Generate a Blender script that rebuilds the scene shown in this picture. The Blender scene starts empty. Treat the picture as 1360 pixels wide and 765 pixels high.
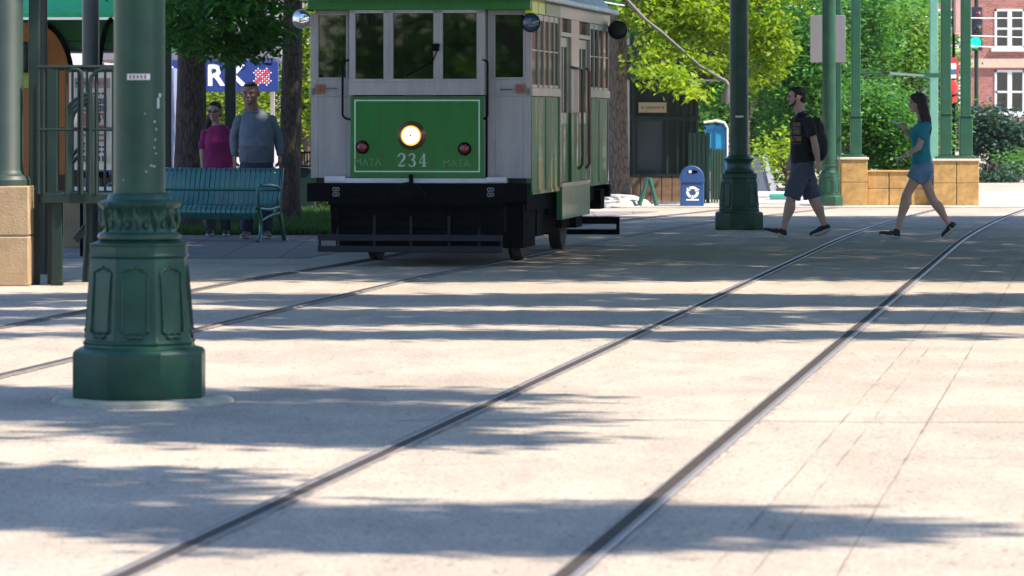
import bpy, bmesh, math, random
import numpy as np
from mathutils import Vector, Matrix
random.seed(7); np.random.seed(7)
sc = bpy.context.scene
COL = sc.collection
R = math.radians

# ---------------------------------------------------------------- camera, sky, sun
CAM_H = 1.52
cam_d = bpy.data.cameras.new('camera'); cam = bpy.data.objects.new('camera', cam_d); COL.objects.link(cam)
cam.location = (0, 0, CAM_H); cam.rotation_euler = (R(90), 0, 0)
cam_d.sensor_width = 36; cam_d.lens = 36*6000/1360
cam_d.shift_y = -235.5/1360
cam_d.clip_start = .5; cam_d.clip_end = 900
cam_d.dof.use_dof = True; cam_d.dof.focus_distance = 47; cam_d.dof.aperture_fstop = 8
sc.camera = cam
SUN = Vector((.60, -.24, .77)).normalized()
w = bpy.data.worlds.new('World'); sc.world = w; w.use_nodes = True
nt = w.node_tree; nt.nodes.clear()
sky = nt.nodes.new('ShaderNodeTexSky'); sky.sky_type = 'NISHITA'; sky.sun_disc = False
sky.sun_elevation = math.asin(SUN.z); sky.sun_rotation = math.atan2(SUN.x, SUN.y)
sky.air_density = 1.3; sky.dust_density = .6; sky.ozone_density = 2.5
bg = nt.nodes.new('ShaderNodeBackground'); bg.inputs[1].default_value = .108
wo = nt.nodes.new('ShaderNodeOutputWorld')
tint = nt.nodes.new('ShaderNodeMix'); tint.data_type = 'RGBA'; tint.blend_type = 'MULTIPLY'; tint.inputs[0].default_value = 1; tint.inputs[7].default_value = (.88, .96, 1.15, 1)
nt.links.new(sky.outputs[0], tint.inputs[6]); nt.links.new(tint.outputs[2], bg.inputs[0]); nt.links.new(bg.outputs[0], wo.inputs[0])
sl = bpy.data.lights.new('sun', 'SUN'); sl.energy = 5.0; sl.angle = R(.8); sl.color = (1, .885, .75)
so = bpy.data.objects.new('sun', sl); COL.objects.link(so)
so.rotation_euler = SUN.to_track_quat('Z', 'Y').to_euler()
sc.view_settings.view_transform = 'Standard'; sc.view_settings.look = 'None'
sc.view_settings.exposure = 1.14; sc.view_settings.gamma = 1
sc.view_settings.use_curve_mapping = False
sc.cycles.max_bounces = 8; sc.cycles.transparent_max_bounces = 12
sc.cycles.use_denoising = True

# ---------------------------------------------------------------- helpers
def wx(px, d): return (px-680)*d/6000          # sideways metres of a picture column at a distance
def wz(py, d): return CAM_H-(py-147)*d/6000    # height of a picture row at a distance
def tag(o, label=None, cat=None, group=None, kind=None):
    if label: o['label'] = label
    if cat: o['category'] = cat
    if group: o['group'] = group
    if kind: o['kind'] = kind
    return o
def empty(name, loc=(0,0,0), rz=0):
    o = bpy.data.objects.new(name, None); COL.objects.link(o)
    o.location = loc; o.rotation_euler = (0,0,rz); o.empty_display_size = .2
    return o
def copy_tree(o, parent=None):
    c = o.copy(); COL.objects.link(c); c.parent = parent
    for ch in list(o.children): copy_tree(ch, c)
    return c

WHOLE = {'relief_panel','sticker_print','paint_chip','lettering','slats','poster_print','emblem','plaque_mark','recycling_symbol','limbs','trunk','laces','lining','stone_block','timber_base','shirt_print','sunglasses','visor','railing','gear_and_dark_fill','collar'}
class MB:
    def __init__(s): s.v = []; s.f = []
    def add(s, vs, fs):
        b = len(s.v); s.v += [tuple(v) for v in vs]; s.f += [tuple(b+i for i in f) for f in fs]; return s
    def box(s, x0, x1, y0, y1, z0, z1):
        return s.add([(x0,y0,z0),(x1,y0,z0),(x1,y1,z0),(x0,y1,z0),(x0,y0,z1),(x1,y0,z1),(x1,y1,z1),(x0,y1,z1)],
                     [(0,3,2,1),(4,5,6,7),(0,1,5,4),(1,2,6,5),(2,3,7,6),(3,0,4,7)])
    def rings(s, rings, cap=True):
        n = len(rings[0]); b = len(s.v)
        for r in rings: s.v += [tuple(p) for p in r]
        for i in range(len(rings)-1):
            for j in range(n):
                k = (j+1) % n
                s.f.append((b+i*n+j, b+i*n+k, b+(i+1)*n+k, b+(i+1)*n+j))
        if cap:
            s.f.append(tuple(b+j for j in range(n))[::-1]); m = b+(len(rings)-1)*n
            s.f.append(tuple(m+j for j in range(n)))
        return s
    def tube(s, pts, r, n=8, flat=1.0):
        pts = [Vector(p) for p in pts]; rs = r if isinstance(r, (list, tuple)) else [r]*len(pts)
        up = Vector((0,0,1)); out = []; prev = None
        for i, p in enumerate(pts):
            t = (pts[min(i+1, len(pts)-1)]-pts[max(i-1, 0)]).normalized()
            if prev is None:
                a = t.cross(up if abs(t.z) < .95 else Vector((1,0,0))).normalized()
            else: a = (prev-t*prev.dot(t)).normalized()
            prev = a; b = t.cross(a)
            out.append([p+a*math.cos(6.28318*k/n)*rs[i]+b*math.sin(6.28318*k/n)*rs[i]*flat for k in range(n)])
        return s.rings(out)
    def lathe(s, prof, c=(0,0,0), n=24, rot=0):
        return s.rings([[(c[0]+r*math.cos(6.28318*k/n+rot), c[1]+r*math.sin(6.28318*k/n+rot), c[2]+z) for k in range(n)] for r, z in prof])
    def disc(s, c, r, y0, y1, n=20, r1=None):     # a short drum along y
        r1 = r if r1 is None else r1
        return s.rings([[(c[0]+q*math.cos(6.28318*k/n), y, c[1]+q*math.sin(6.28318*k/n)) for k in range(n)] for q, y in ((r, y0), (r1, y1))])
    def ell(s, c, r, M=None, nu=14, nv=9):
        rr = []
        for i in range(nv+1):
            t = math.pi*(i+.02 if i == 0 else (i-.02 if i == nv else i))/nv
            ring = []
            for k in range(nu):
                p = Vector((r[0]*math.sin(t)*math.cos(6.28318*k/nu), r[1]*math.sin(t)*math.sin(6.28318*k/nu), -r[2]*math.cos(t)))
                if M is not None: p = M @ p
                ring.append(Vector(c)+p)
            rr.append(ring)
        return s.rings(rr)
    def parts(s):       # pieces that do not touch, so that each can be an object of its own
        par = list(range(len(s.v)))
        def fd(i):
            while par[i] != i: par[i] = par[par[i]]; i = par[i]
            return i
        for f in s.f:
            for i in f[1:]: par[fd(i)] = fd(f[0])
        isl = {}
        for i in range(len(s.v)): isl.setdefault(fd(i), []).append(i)
        isl = list(isl.values())
        if len(isl) < 2 or len(isl) > 400: return [s]
        bb = [([min(s.v[i][k] for i in q)-.004 for k in range(3)], [max(s.v[i][k] for i in q)+.004 for k in range(3)]) for q in isl]
        gp = list(range(len(isl)))
        def fg(i):
            while gp[i] != i: i = gp[i]
            return i
        for i in range(len(isl)):
            for j in range(i):
                if all(bb[i][0][k] <= bb[j][1][k] and bb[j][0][k] <= bb[i][1][k] for k in range(3)): gp[fg(i)] = fg(j)
        gr = {}
        for i in range(len(isl)): gr.setdefault(fg(i), []).extend(isl[i])
        if len(gr) < 2: return [s]
        out = []
        own = {}
        for g, q in gr.items():
            for i in q: own[i] = g
        for g, q in sorted(gr.items(), key=lambda t: -len(t[1])):
            q.sort(); mp = {i: n for n, i in enumerate(q)}; m = MB(); m.v = [s.v[i] for i in q]
            m.f = [tuple(mp[i] for i in f) for f in s.f if own[f[0]] == g]; out.append(m)
        return out
    def build(s, name, mat, parent=None, loc=None, rz=None, bevel=0, smooth=True, ang=35):
        if parent is not None and name not in WHOLE:
            ps = s.parts()
            if len(ps) > 1: return [p.build1(name, mat, parent, loc, rz, bevel, smooth, ang) for p in ps][0]
        return s.build1(name, mat, parent, loc, rz, bevel, smooth, ang)
    def build1(s, name, mat, parent=None, loc=None, rz=None, bevel=0, smooth=True, ang=35):
        me = bpy.data.meshes.new(name); me.from_pydata(s.v, [], s.f); me.validate(); me.update()
        bm = bmesh.new(); bm.from_mesh(me); bmesh.ops.recalc_face_normals(bm, faces=bm.faces); bm.to_mesh(me); bm.free()
        if smooth:
            me.shade_smooth(); me.set_sharp_from_angle(angle=R(ang))
        me.materials.append(mat)
        o = bpy.data.objects.new(name, me); COL.objects.link(o); o.parent = parent
        if loc: o.location = loc
        if rz is not None: o.rotation_euler.z = rz
        if bevel:
            m = o.modifiers.new('bevel', 'BEVEL'); m.width = bevel; m.segments = 2; m.limit_method = 'ANGLE'; m.angle_limit = R(40)
            m.harden_normals = False
        return o

# ---------------------------------------------------------------- materials
def nmat(name):
    m = bpy.data.materials.new(name); m.use_nodes = True; t = m.node_tree; t.nodes.clear()
    out = t.nodes.new('ShaderNodeOutputMaterial'); return m, t, out
def noise(t, co, scale, detail=5, rough=.6, dist=0):
    n = t.nodes.new('ShaderNodeTexNoise'); n.inputs['Scale'].default_value = scale; n.inputs['Detail'].default_value = detail
    n.inputs['Roughness'].default_value = rough; n.inputs['Distortion'].default_value = dist
    t.links.new(co, n.inputs['Vector']); return n
def mapping(t, co, sc_):
    m = t.nodes.new('ShaderNodeMapping'); m.inputs['Scale'].default_value = sc_; t.links.new(co, m.inputs['Vector']); return m.outputs[0]
def ramp(t, fac, stops):
    r = t.nodes.new('ShaderNodeValToRGB'); e = r.color_ramp.elements
    while len(e) < len(stops): e.new(.5)
    for el, (p, c) in zip(e, stops):
        el.position = p; el.color = (c[0], c[1], c[2], 1) if isinstance(c, (tuple, list)) else (c, c, c, 1)
    t.links.new(fac, r.inputs[0]); return r.outputs[0]
def mixc(t, fac, a, b, mode='MIX'):
    m = t.nodes.new('ShaderNodeMix'); m.data_type = 'RGBA'; m.blend_type = mode
    for sock, v in ((m.inputs[0], fac), (m.inputs[6], a), (m.inputs[7], b)):
        if isinstance(v, (int, float)): sock.default_value = v
        elif isinstance(v, (tuple, list)): sock.default_value = (v[0], v[1], v[2], 1)
        else: t.links.new(v, sock)
    return m.outputs[2]
def P(t, out, rough=.6, metal=0, spec=.5, coat=0):
    p = t.nodes.new('ShaderNodeBsdfPrincipled'); p.inputs['Roughness'].default_value = rough; p.inputs['Metallic'].default_value = metal
    p.inputs['Specular IOR Level'].default_value = spec; p.inputs['Coat Weight'].default_value = coat; p.inputs['Coat Roughness'].default_value = .06
    t.links.new(p.outputs[0], out.inputs[0]); return p
def M(name, c, rough=.6, metal=0, var=.18, scale=3, bump=0, bscale=60, spec=.5, coat=0, stretch=(1,1,1), dirt=None, dirt_amt=.35):
    m, t, out = nmat(name); p = P(t, out, rough, metal, spec, coat)
    tc = t.nodes.new('ShaderNodeTexCoord'); co = mapping(t, tc.outputs['Object'], stretch)
    n = noise(t, co, scale); lo = tuple(x*(1-var) for x in c); hi = tuple(min(1, x*(1+var)) for x in c)
    col = ramp(t, n.outputs[0], [(.3, lo), (.7, hi)])
    if dirt:
        n3 = noise(t, co, scale*2.7, 8, .7); f = ramp(t, n3.outputs[0], [(.5, 0.), (.72, dirt_amt)])
        col = mixc(t, f, col, dirt)
    t.links.new(col, p.inputs['Base Color'])
    n2 = noise(t, co, scale*4, 4); rr = t.nodes.new('ShaderNodeMapRange')
    rr.inputs[3].default_value = rough*.8; rr.inputs[4].default_value = min(1, rough*1.25)
    t.links.new(n2.outputs[0], rr.inputs[0]); t.links.new(rr.outputs[0], p.inputs['Roughness'])
    if bump:
        b = t.nodes.new('ShaderNodeBump'); b.inputs['Strength'].default_value = bump; b.inputs['Distance'].default_value = .01
        nb = noise(t, co, bscale, 4); t.links.new(nb.outputs[0], b.inputs['Height']); t.links.new(b.outputs[0], p.inputs['Normal'])
    return m
def M_emit(name, c, s):
    m, t, out = nmat(name); e = t.nodes.new('ShaderNodeEmission'); e.inputs[0].default_value = (*c, 1); e.inputs[1].default_value = s
    t.links.new(e.outputs[0], out.inputs[0]); return m
def M_glass(name, tint=(.3,.33,.34), rough=.03, ior=1.5):
    m, t, out = nmat(name)
    tr = t.nodes.new('ShaderNodeBsdfTransparent'); tr.inputs[0].default_value = (*tint, 1)
    gl = t.nodes.new('ShaderNodeBsdfGlossy'); gl.inputs['Roughness'].default_value = rough
    fr = t.nodes.new('ShaderNodeFresnel'); fr.inputs[0].default_value = ior
    mx = t.nodes.new('ShaderNodeMixShader'); t.links.new(fr.outputs[0], mx.inputs[0])
    t.links.new(tr.outputs[0], mx.inputs[1]); t.links.new(gl.outputs[0], mx.inputs[2]); t.links.new(mx.outputs[0], out.inputs[0])
    return m
def M_leaf(name, a, b, trans=.45):
    m, t, out = nmat(name)
    g = t.nodes.new('ShaderNodeNewGeometry'); col = ramp(t, g.outputs['Random Per Island'], [(0, tuple(x*.7 for x in a)), (.5, tuple((x+y)/2 for x, y in zip(a, b))), (1, b)])
    ns = noise(t, g.outputs['Position'], .9, 4, .6); col = mixc(t, .8, col, ramp(t, ns.outputs[0], [(.3, .55), (.7, 1.35)]), 'MULTIPLY')
    d = t.nodes.new('ShaderNodeBsdfPrincipled'); d.inputs['Roughness'].default_value = .5; d.inputs['Specular IOR Level'].default_value = .35
    tl = t.nodes.new('ShaderNodeBsdfTranslucent')
    tcol = mixc(t, 1.0, col, (1.5, 1.35, .45), 'MULTIPLY')
    t.links.new(col, d.inputs['Base Color']); t.links.new(tcol, tl.inputs[0])
    mx = t.nodes.new('ShaderNodeMixShader'); mx.inputs[0].default_value = trans
    t.links.new(d.outputs[0], mx.inputs[1]); t.links.new(tl.outputs[0], mx.inputs[2]); t.links.new(mx.outputs[0], out.inputs[0])
    return m
def M_bark(name, c):
    m, t, out = nmat(name); p = P(t, out, .9, spec=.2)
    tc = t.nodes.new('ShaderNodeTexCoord'); co = mapping(t, tc.outputs['Object'], (22, 22, 4.5))
    v = t.nodes.new('ShaderNodeTexVoronoi'); v.feature = 'DISTANCE_TO_EDGE'; v.inputs['Scale'].default_value = 1.6
    wn = noise(t, co, 2.5, 4); wc = mixc(t, .3, co, wn.outputs[1]); t.links.new(wc, v.inputs['Vector'])
    n = noise(t, co, 3, 8, .75)
    f = ramp(t, v.outputs[0], [(0, .45), (.15, 1.)])
    base = ramp(t, n.outputs[0], [(.3, tuple(x*.55 for x in c)), (.7, tuple(x*1.35 for x in c))])
    t.links.new(mixc(t, 1, base, f, 'MULTIPLY'), p.inputs['Base Color'])
    b = t.nodes.new('ShaderNodeBump'); b.inputs['Distance'].default_value = .03; b.inputs['Strength'].default_value = .9
    t.links.new(mixc(t, .5, f, n.outputs[0]), b.inputs['Height']); t.links.new(b.outputs[0], p.inputs['Normal'])
    return m
def M_concrete(name, c, stain=(.5,.5,.5), aggregate=1.0):
    m, t, out = nmat(name); p = P(t, out, .85, spec=.25)
    g = t.nodes.new('ShaderNodeNewGeometry'); co = g.outputs['Position']
    big = noise(t, co, .35, 6, .6); mid = noise(t, mapping(t, co, (1, .35, 1)), 2.2, 6, .65); fine = noise(t, co, 60, 3, .7); grit = noise(t, co, 14, 6, .8)
    col = ramp(t, big.outputs[0], [(.3, tuple(x*.86 for x in c)), (.7, tuple(min(1, x*1.1) for x in c))])
    f2 = ramp(t, mid.outputs[0], [(.35, .80), (.62, 1.04)]); col = mixc(t, .8, col, f2, 'MULTIPLY')
    f3 = ramp(t, fine.outputs[0], [(.32, .45), (.6, 1.15)]); col = mixc(t, .85*aggregate, col, f3, 'MULTIPLY')
    sp_ = noise(t, mapping(t, co, (1, .6, 1)), 26, 2, .5); f6 = ramp(t, sp_.outputs[0], [(.34, .6), (.44, 1.), (.62, 1.), (.72, 1.2)]); col = mixc(t, .5*aggregate, col, f6, 'MULTIPLY')
    f4 = ramp(t, grit.outputs[0], [(.32, .3), (.45, 1.)]); col = mixc(t, .75*aggregate, col, f4, 'MULTIPLY')
    # oil drips and stains between and along the tracks
    st = noise(t, mapping(t, co, (1.3, .22, 1)), 1.4, 7, .72, .4); f5 = ramp(t, st.outputs[0], [(.56, 0.), (.78, .5)])
    col = mixc(t, f5, col, tuple(c[i]*stain[i] for i in range(3)))
    t.links.new(col, p.inputs['Base Color'])
    b = t.nodes.new('ShaderNodeBump'); b.inputs['Distance'].default_value = .012; b.inputs['Strength'].default_value = .8
    hb = mixc(t, .5, fine.outputs[0], grit.outputs[0]); t.links.new(hb, b.inputs['Height']); t.links.new(b.outputs[0], p.inputs['Normal'])
    return m
def M_blocks(name, c, mortar, bw, bh, ms=.01, var=.3, rough=.85, swap=False, off=.5, bump=.4):
    m, t, out = nmat(name); p = P(t, out, rough, spec=.25)
    tc = t.nodes.new('ShaderNodeTexCoord'); sx = t.nodes.new('ShaderNodeSeparateXYZ'); t.links.new(tc.outputs['Object'], sx.inputs[0])
    ad = t.nodes.new('ShaderNodeMath'); ad.operation = 'ADD'; t.links.new(sx.outputs[0], ad.inputs[0]); t.links.new(sx.outputs[1], ad.inputs[1])
    cb = t.nodes.new('ShaderNodeCombineXYZ')
    if swap: t.links.new(sx.outputs[0], cb.inputs[0]); t.links.new(sx.outputs[1], cb.inputs[1])
    else: t.links.new(ad.outputs[0], cb.inputs[0]); t.links.new(sx.outputs[2], cb.inputs[1])
    b = t.nodes.new('ShaderNodeTexBrick'); b.offset = off; b.inputs['Scale'].default_value = 1
    b.inputs['Brick Width'].default_value = bw; b.inputs['Row Height'].default_value = bh; b.inputs['Mortar Size'].default_value = ms
    b.inputs['Color1'].default_value = (*[x*(1-var) for x in c], 1); b.inputs['Color2'].default_value = (*[min(1, x*(1+var)) for x in c], 1)
    b.inputs['Mortar'].default_value = (*mortar, 1); t.links.new(cb.outputs[0], b.inputs['Vector'])
    n = noise(t, tc.outputs['Object'], 6, 8, .7); f = ramp(t, n.outputs[0], [(.3, .7), (.7, 1.15)])
    t.links.new(mixc(t, .8, b.outputs[0], f, 'MULTIPLY'), p.inputs['Base Color'])
    bu = t.nodes.new('ShaderNodeBump'); bu.inputs['Distance'].default_value = .008; bu.inputs['Strength'].default_value = bump; bu.invert = True
    t.links.new(b.outputs['Fac'], bu.inputs['Height']); t.links.new(bu.outputs[0], p.inputs['Normal'])
    return m

m_ground = M_concrete('street_concrete', (.465,.398,.325), (.56,.55,.57))
m_pave = M_blocks('sidewalk_paving', (.24,.20,.21), (.12,.11,.11), .6, .6, .012, .08, swap=True, off=0)
m_sidewalk2 = M_concrete('pale_sidewalk', (.58,.54,.49), (.8,.8,.8), .6)
m_steel = M('rail_steel', (.23,.22,.23), .4, .3, .15, 8, .1, 90)
m_dull = M('worn_dark_rail', (.16,.15,.15), .6, .3, .3, 10)
m_rust = M('rail_groove', (.040,.028,.022), .85, 0, .4, 12, .5, 60)
m_joint = M('joint_dirt', (.20,.165,.14), .95, 0, .4, 9)
m_edge = M('rail_bedding', (.36,.31,.27), .9, 0, .3, 7, .5, 60)
m_colgreen = M('column_green_paint', (.011,.060,.034), .46, 0, .3, 6, .15, 35, spec=.4, coat=.12, dirt=(.03,.07,.045), dirt_amt=.35)
m_colgreen2 = M('shelter_green_paint', (.015,.085,.048), .4, 0, .2, 5, coat=.1)
m_dkgreen = M('dark_green_paint', (.006,.024,.020), .45, 0, .3, 4, coat=.1)
m_railgreen = M('railing_green_paint', (.002,.015,.010), .5, 0, .25, 5)
m_white = M('white_paint', (.78,.77,.74), .5, 0, .08, 5)
m_black = M('black_metal', (.0035,.004,.005), .8, 0, .4, 9, .2, 40, spec=.05)
m_bark = M_bark('rough_bark', (.12,.095,.08)); m_bark2 = M_bark('grey_bark', (.19,.155,.13))
m_leafdark = M_leaf('leaf_deep_green', (.025,.12,.015), (.07,.24,.04), .4)
m_leafbright = M_leaf('leaf_yellow_green', (.12,.24,.012), (.27,.40,.03), .55)
m_leafmid = M_leaf('leaf_mid_green', (.03,.15,.04), (.11,.29,.06), .45)
m_leafblue = M_leaf('leaf_blue_green', (.02,.06,.05), (.05,.11,.08), .25)
m_stone = M('sandstone', (.44,.27,.095), .85, 0, .3, 5, .5, 45, dirt=(.20,.10,.03), dirt_amt=.6)
m_stone2 = M('cream_stone', (.33,.235,.135), .85, 0, .2, 4, .5, 45, dirt=(.2,.15,.1))
m_cap = M('stone_cap', (.62,.55,.45), .8, 0, .15, 4, .2)

# ---------------------------------------------------------------- ground, tracks
g = MB()
xs = [-260, -60, -20, -8, 0, 8, 20, 60, 260]; ys = [-60, -10, 5, 20, 40, 60, 90, 150, 300, 600]
g.add([(x, y, 0) for y in ys for x in xs], [(j*9+i, j*9+i+1, (j+1)*9+i+1, (j+1)*9+i) for j in range(9) for i in range(8)])
tag(g.build('ground', m_ground, smooth=False), kind='structure')

def spline(pts, x):
    pts = sorted(pts)
    if x <= pts[0][0]: (a, b), (c, d) = pts[0], pts[1]; return b+(d-b)*(x-a)/(c-a)
    if x >= pts[-1][0]: (a, b), (c, d) = pts[-2], pts[-1]; return d+(d-b)*(x-c)/(c-a)
    for i in range(len(pts)-1):
        if pts[i][0] <= x <= pts[i+1][0]:
            p0 = pts[max(i-1, 0)]; p1 = pts[i]; p2 = pts[i+1]; p3 = pts[min(i+2, len(pts)-1)]
            t = (x-p1[0])/(p2[0]-p1[0]); L = p2[0]-p1[0]
            m1 = (p2[1]-p0[1])/(p2[0]-p0[0])*L; m2 = (p3[1]-p1[1])/(p3[0]-p1[0])*L
            return (2*t**3-3*t*t+1)*p1[1]+(t**3-2*t*t+t)*m1+(-2*t**3+3*t*t)*p2[1]+(t**3-t*t)*m2
RA = lambda d: -1.267+.133*(d-14.76)+(.0014*(d-50)**2 if d > 50 else 0)
RB = lambda d: .184+.133*(d-14.76)+(.0012*(d-50)**2 if d > 50 else 0)
LPTS = [(10,-5.02),(28.2,-2.6),(36.8,-1.42),(41,-.84),(44.5,-.24),(51.5,.82),(56,1.62),(61.6,2.78),(75,6.2)]
LR = lambda d: spline(LPTS, d)
LL = lambda d: spline(LPTS, d)-1.44
DS = [2+1.1*i for i in range(68)]
def strip(name, fn, a, b, z, mat, parent=None, wob=0, ds=None):
    mb = MB(); ds = ds or DS; vs = []
    for d in ds:
        c = fn(d); j = random.uniform(-wob, wob); k = random.uniform(-wob, wob)
        vs += [(c+a+j, d, z), (c+b+k, d, z)]
    mb.add(vs, [(2*i, 2*i+1, 2*i+3, 2*i+2) for i in range(len(ds)-1)])
    return mb.build(name, mat, parent, smooth=False)
FD = [2+.12*i for i in range(330)]+[41.6+.8*i for i in range(44)]
def rail(fn, side, nm, dull=False):       # side -1: running head on the left of the groove, +1: on the right
    root = empty(nm); tag(root, kind='structure')
    s = side
    def st(name, a, b, z, mat, wob=0):
        lo, hi = (a, b) if s > 0 else (-b, -a)
        strip(name, fn, lo, hi, z, mat, root, wob, FD)
    if not dull: st('rail_bed', -.060, .074, .003, m_edge, .008)
    st('rail_seam', -.052, .058, .006, m_edge if dull else m_joint, .005)
    st('rail_groove', -.038, .018, .009, m_rust)
    # steel head and lip, real raised bars
    for a, b, h in ((.016, .046, .014), (-.048, -.036, .011)):
        lo, hi = (a, b) if s > 0 else (-b, -a); mb = MB()
        mb.rings([[(fn(d)+lo, d, .004), (fn(d)+lo+.004, d, h), (fn(d)+hi-.006, d, h), (fn(d)+hi, d, .004)] for d in FD])
        mb.build('rail_head' if h > .013 else 'guard_lip', m_dull if dull else m_steel, root, smooth=False)
rail(RA, -1, 'tram_rail'); rail(RB, 1, 'tram_rail'); rail(LR, 1, 'tram_rail', True); rail(LL, -1, 'tram_rail', True)
for off, wd in ((.455, .005), (.60, .003), (.875, .006)):
    strip('road_joint', RB, off, off+wd, .0035, m_joint, None, .004, [13+.35*i for i in range(100)])['kind'] = 'structure'
jx = MB(); pts = [(-.6+.12*i, 22.1+.10*math.sin(i*.21)+random.uniform(-.02, .02)) for i in range(40)]
jx.add([(x, y+e, .0042) for x, y in pts for e in (0, .022)], [(2*i, 2*i+1, 2*i+3, 2*i+2) for i in range(39)])
tag(jx.build('road_joint', m_joint, smooth=False), kind='structure')
for yy, x0, x1 in ((36.2,-9,8), (47.8,-9,9), (58.5,-9,9)):
    jx = MB(); jx.add([(x0+(x1-x0)*i/40, yy+random.uniform(-.01,.01)+e, .0028) for i in range(41) for e in (0,.03)], [(2*i,2*i+1,2*i+3,2*i+2) for i in range(40)])
    tag(jx.build('road_joint', m_joint, smooth=False), kind='structure')
# hairline cracks and dark scuffs
for (cx_, cy_, ang, n_) in ((-.9,19.2,.15,26),(.9,24.5,.05,30),(1.6,19.5,.2,22),(-2.2,27.3,.0,30),(.2,28.6,-.1,34),(2.4,27.0,.1,26),(-.1,17.6,.3,16),(3.4,33.5,.0,30)):
    x_, y_, a_ = cx_, cy_, ang; mb = MB(); V_ = []
    for i in range(n_):
        a_ += random.uniform(-.35, .35)-(a_-ang)*.3; x_ += .045*math.cos(a_); y_ += .075*math.sin(a_); w_ = random.uniform(.002, .007)*(1-abs(2*i/n_-1)*.6); V_ += [(x_, y_, .0038), (x_, y_+w_*2, .0038)]
    mb.add(V_, [(2*i, 2*i+1, 2*i+3, 2*i+2) for i in range(n_-1)]); tag(mb.build('road_crack', m_joint, smooth=False), kind='structure')
# small leaves and grit lying on the street
deb = MB()
for i in range(900):
    y = random.uniform(14.5, 45); x = wx(random.uniform(-30, 1390), y); s_ = random.uniform(.004, .014); a = random.uniform(0, 6.28)
    deb.add([(x+s_*1.6*math.cos(a+k*1.57)*(1 if k % 2 else .6), y+s_*1.6*math.sin(a+k*1.57)*(1 if k % 2 else .6), .006+random.uniform(0,.004)) for k in range(4)], [(0,1,2,3)])
o = deb.build('street_litter', m_joint, smooth=False); tag(o, 'tiny dark leaf scraps and grit scattered over the street', 'litter', kind='stuff')

# pavement on the left and far pale pavement
pv = MB(); ds = [46.5+i*.9 for i in range(25)]
vs = []
for d in ds: vs += [(-14, d, .004), (LL(d)-.75, d, .004)]
pv.add(vs, [(2*i,2*i+1,2*i+3,2*i+2) for i in range(24)]); tag(pv.build('pavement', m_pave, smooth=False), kind='structure')
fs = MB(); fs.box(-1.6, 30, 70.6, 84, -.05, .022); tag(fs.build('pavement', m_sidewalk2, smooth=False), kind='structure')
# verge lawn
lawn = MB(); lawn.add([(-9.5,55.0,.008),(-1.9,55.0,.008),(-1.2,68.2,.008),(-9.5,68.2,.008)], [(0,1,2,3)])
tag(lawn.build('verge', M('verge_soil', (.03,.045,.015), .95, var=.4), smooth=False), kind='structure')
def grass(name, n, fx, h, mat, label):
    rng = np.random.default_rng(3); xy = np.array([fx(rng) for _ in range(n)]); hh = h*rng.uniform(.5, 1.25, n); a = rng.uniform(0, 6.28, n)
    dx = np.cos(a)*.008; dy = np.sin(a)*.008; lx = rng.normal(0, .35, n)*hh; ly = rng.normal(0, .35, n)*hh
    V = np.zeros((n, 3, 3)); V[:,0,0] = xy[:,0]-dx; V[:,0,1] = xy[:,1]-dy; V[:,1,0] = xy[:,0]+dx; V[:,1,1] = xy[:,1]+dy
    V[:,2,0] = xy[:,0]+lx; V[:,2,1] = xy[:,1]+ly; V[:,2,2] = hh; V[:,0:2,2] = .006
    me = bpy.data.meshes.new(name); me.from_pydata(V.reshape(-1,3).tolist(), [], np.arange(n*3).reshape(-1,3).tolist()); me.materials.append(mat)
    o = bpy.data.objects.new(name, me); COL.objects.link(o); tag(o, label, 'grass', kind='stuff')
m_grass = M_leaf('grass_blades', (.018,.07,.008), (.045,.13,.018), .3)
grass('grass', 42000, lambda r: (r.uniform(-5.6, -1.7), 55.1+13*r.uniform()**1.3), .10, m_grass, 'shaded green lawn grass behind the slatted bench')
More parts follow.
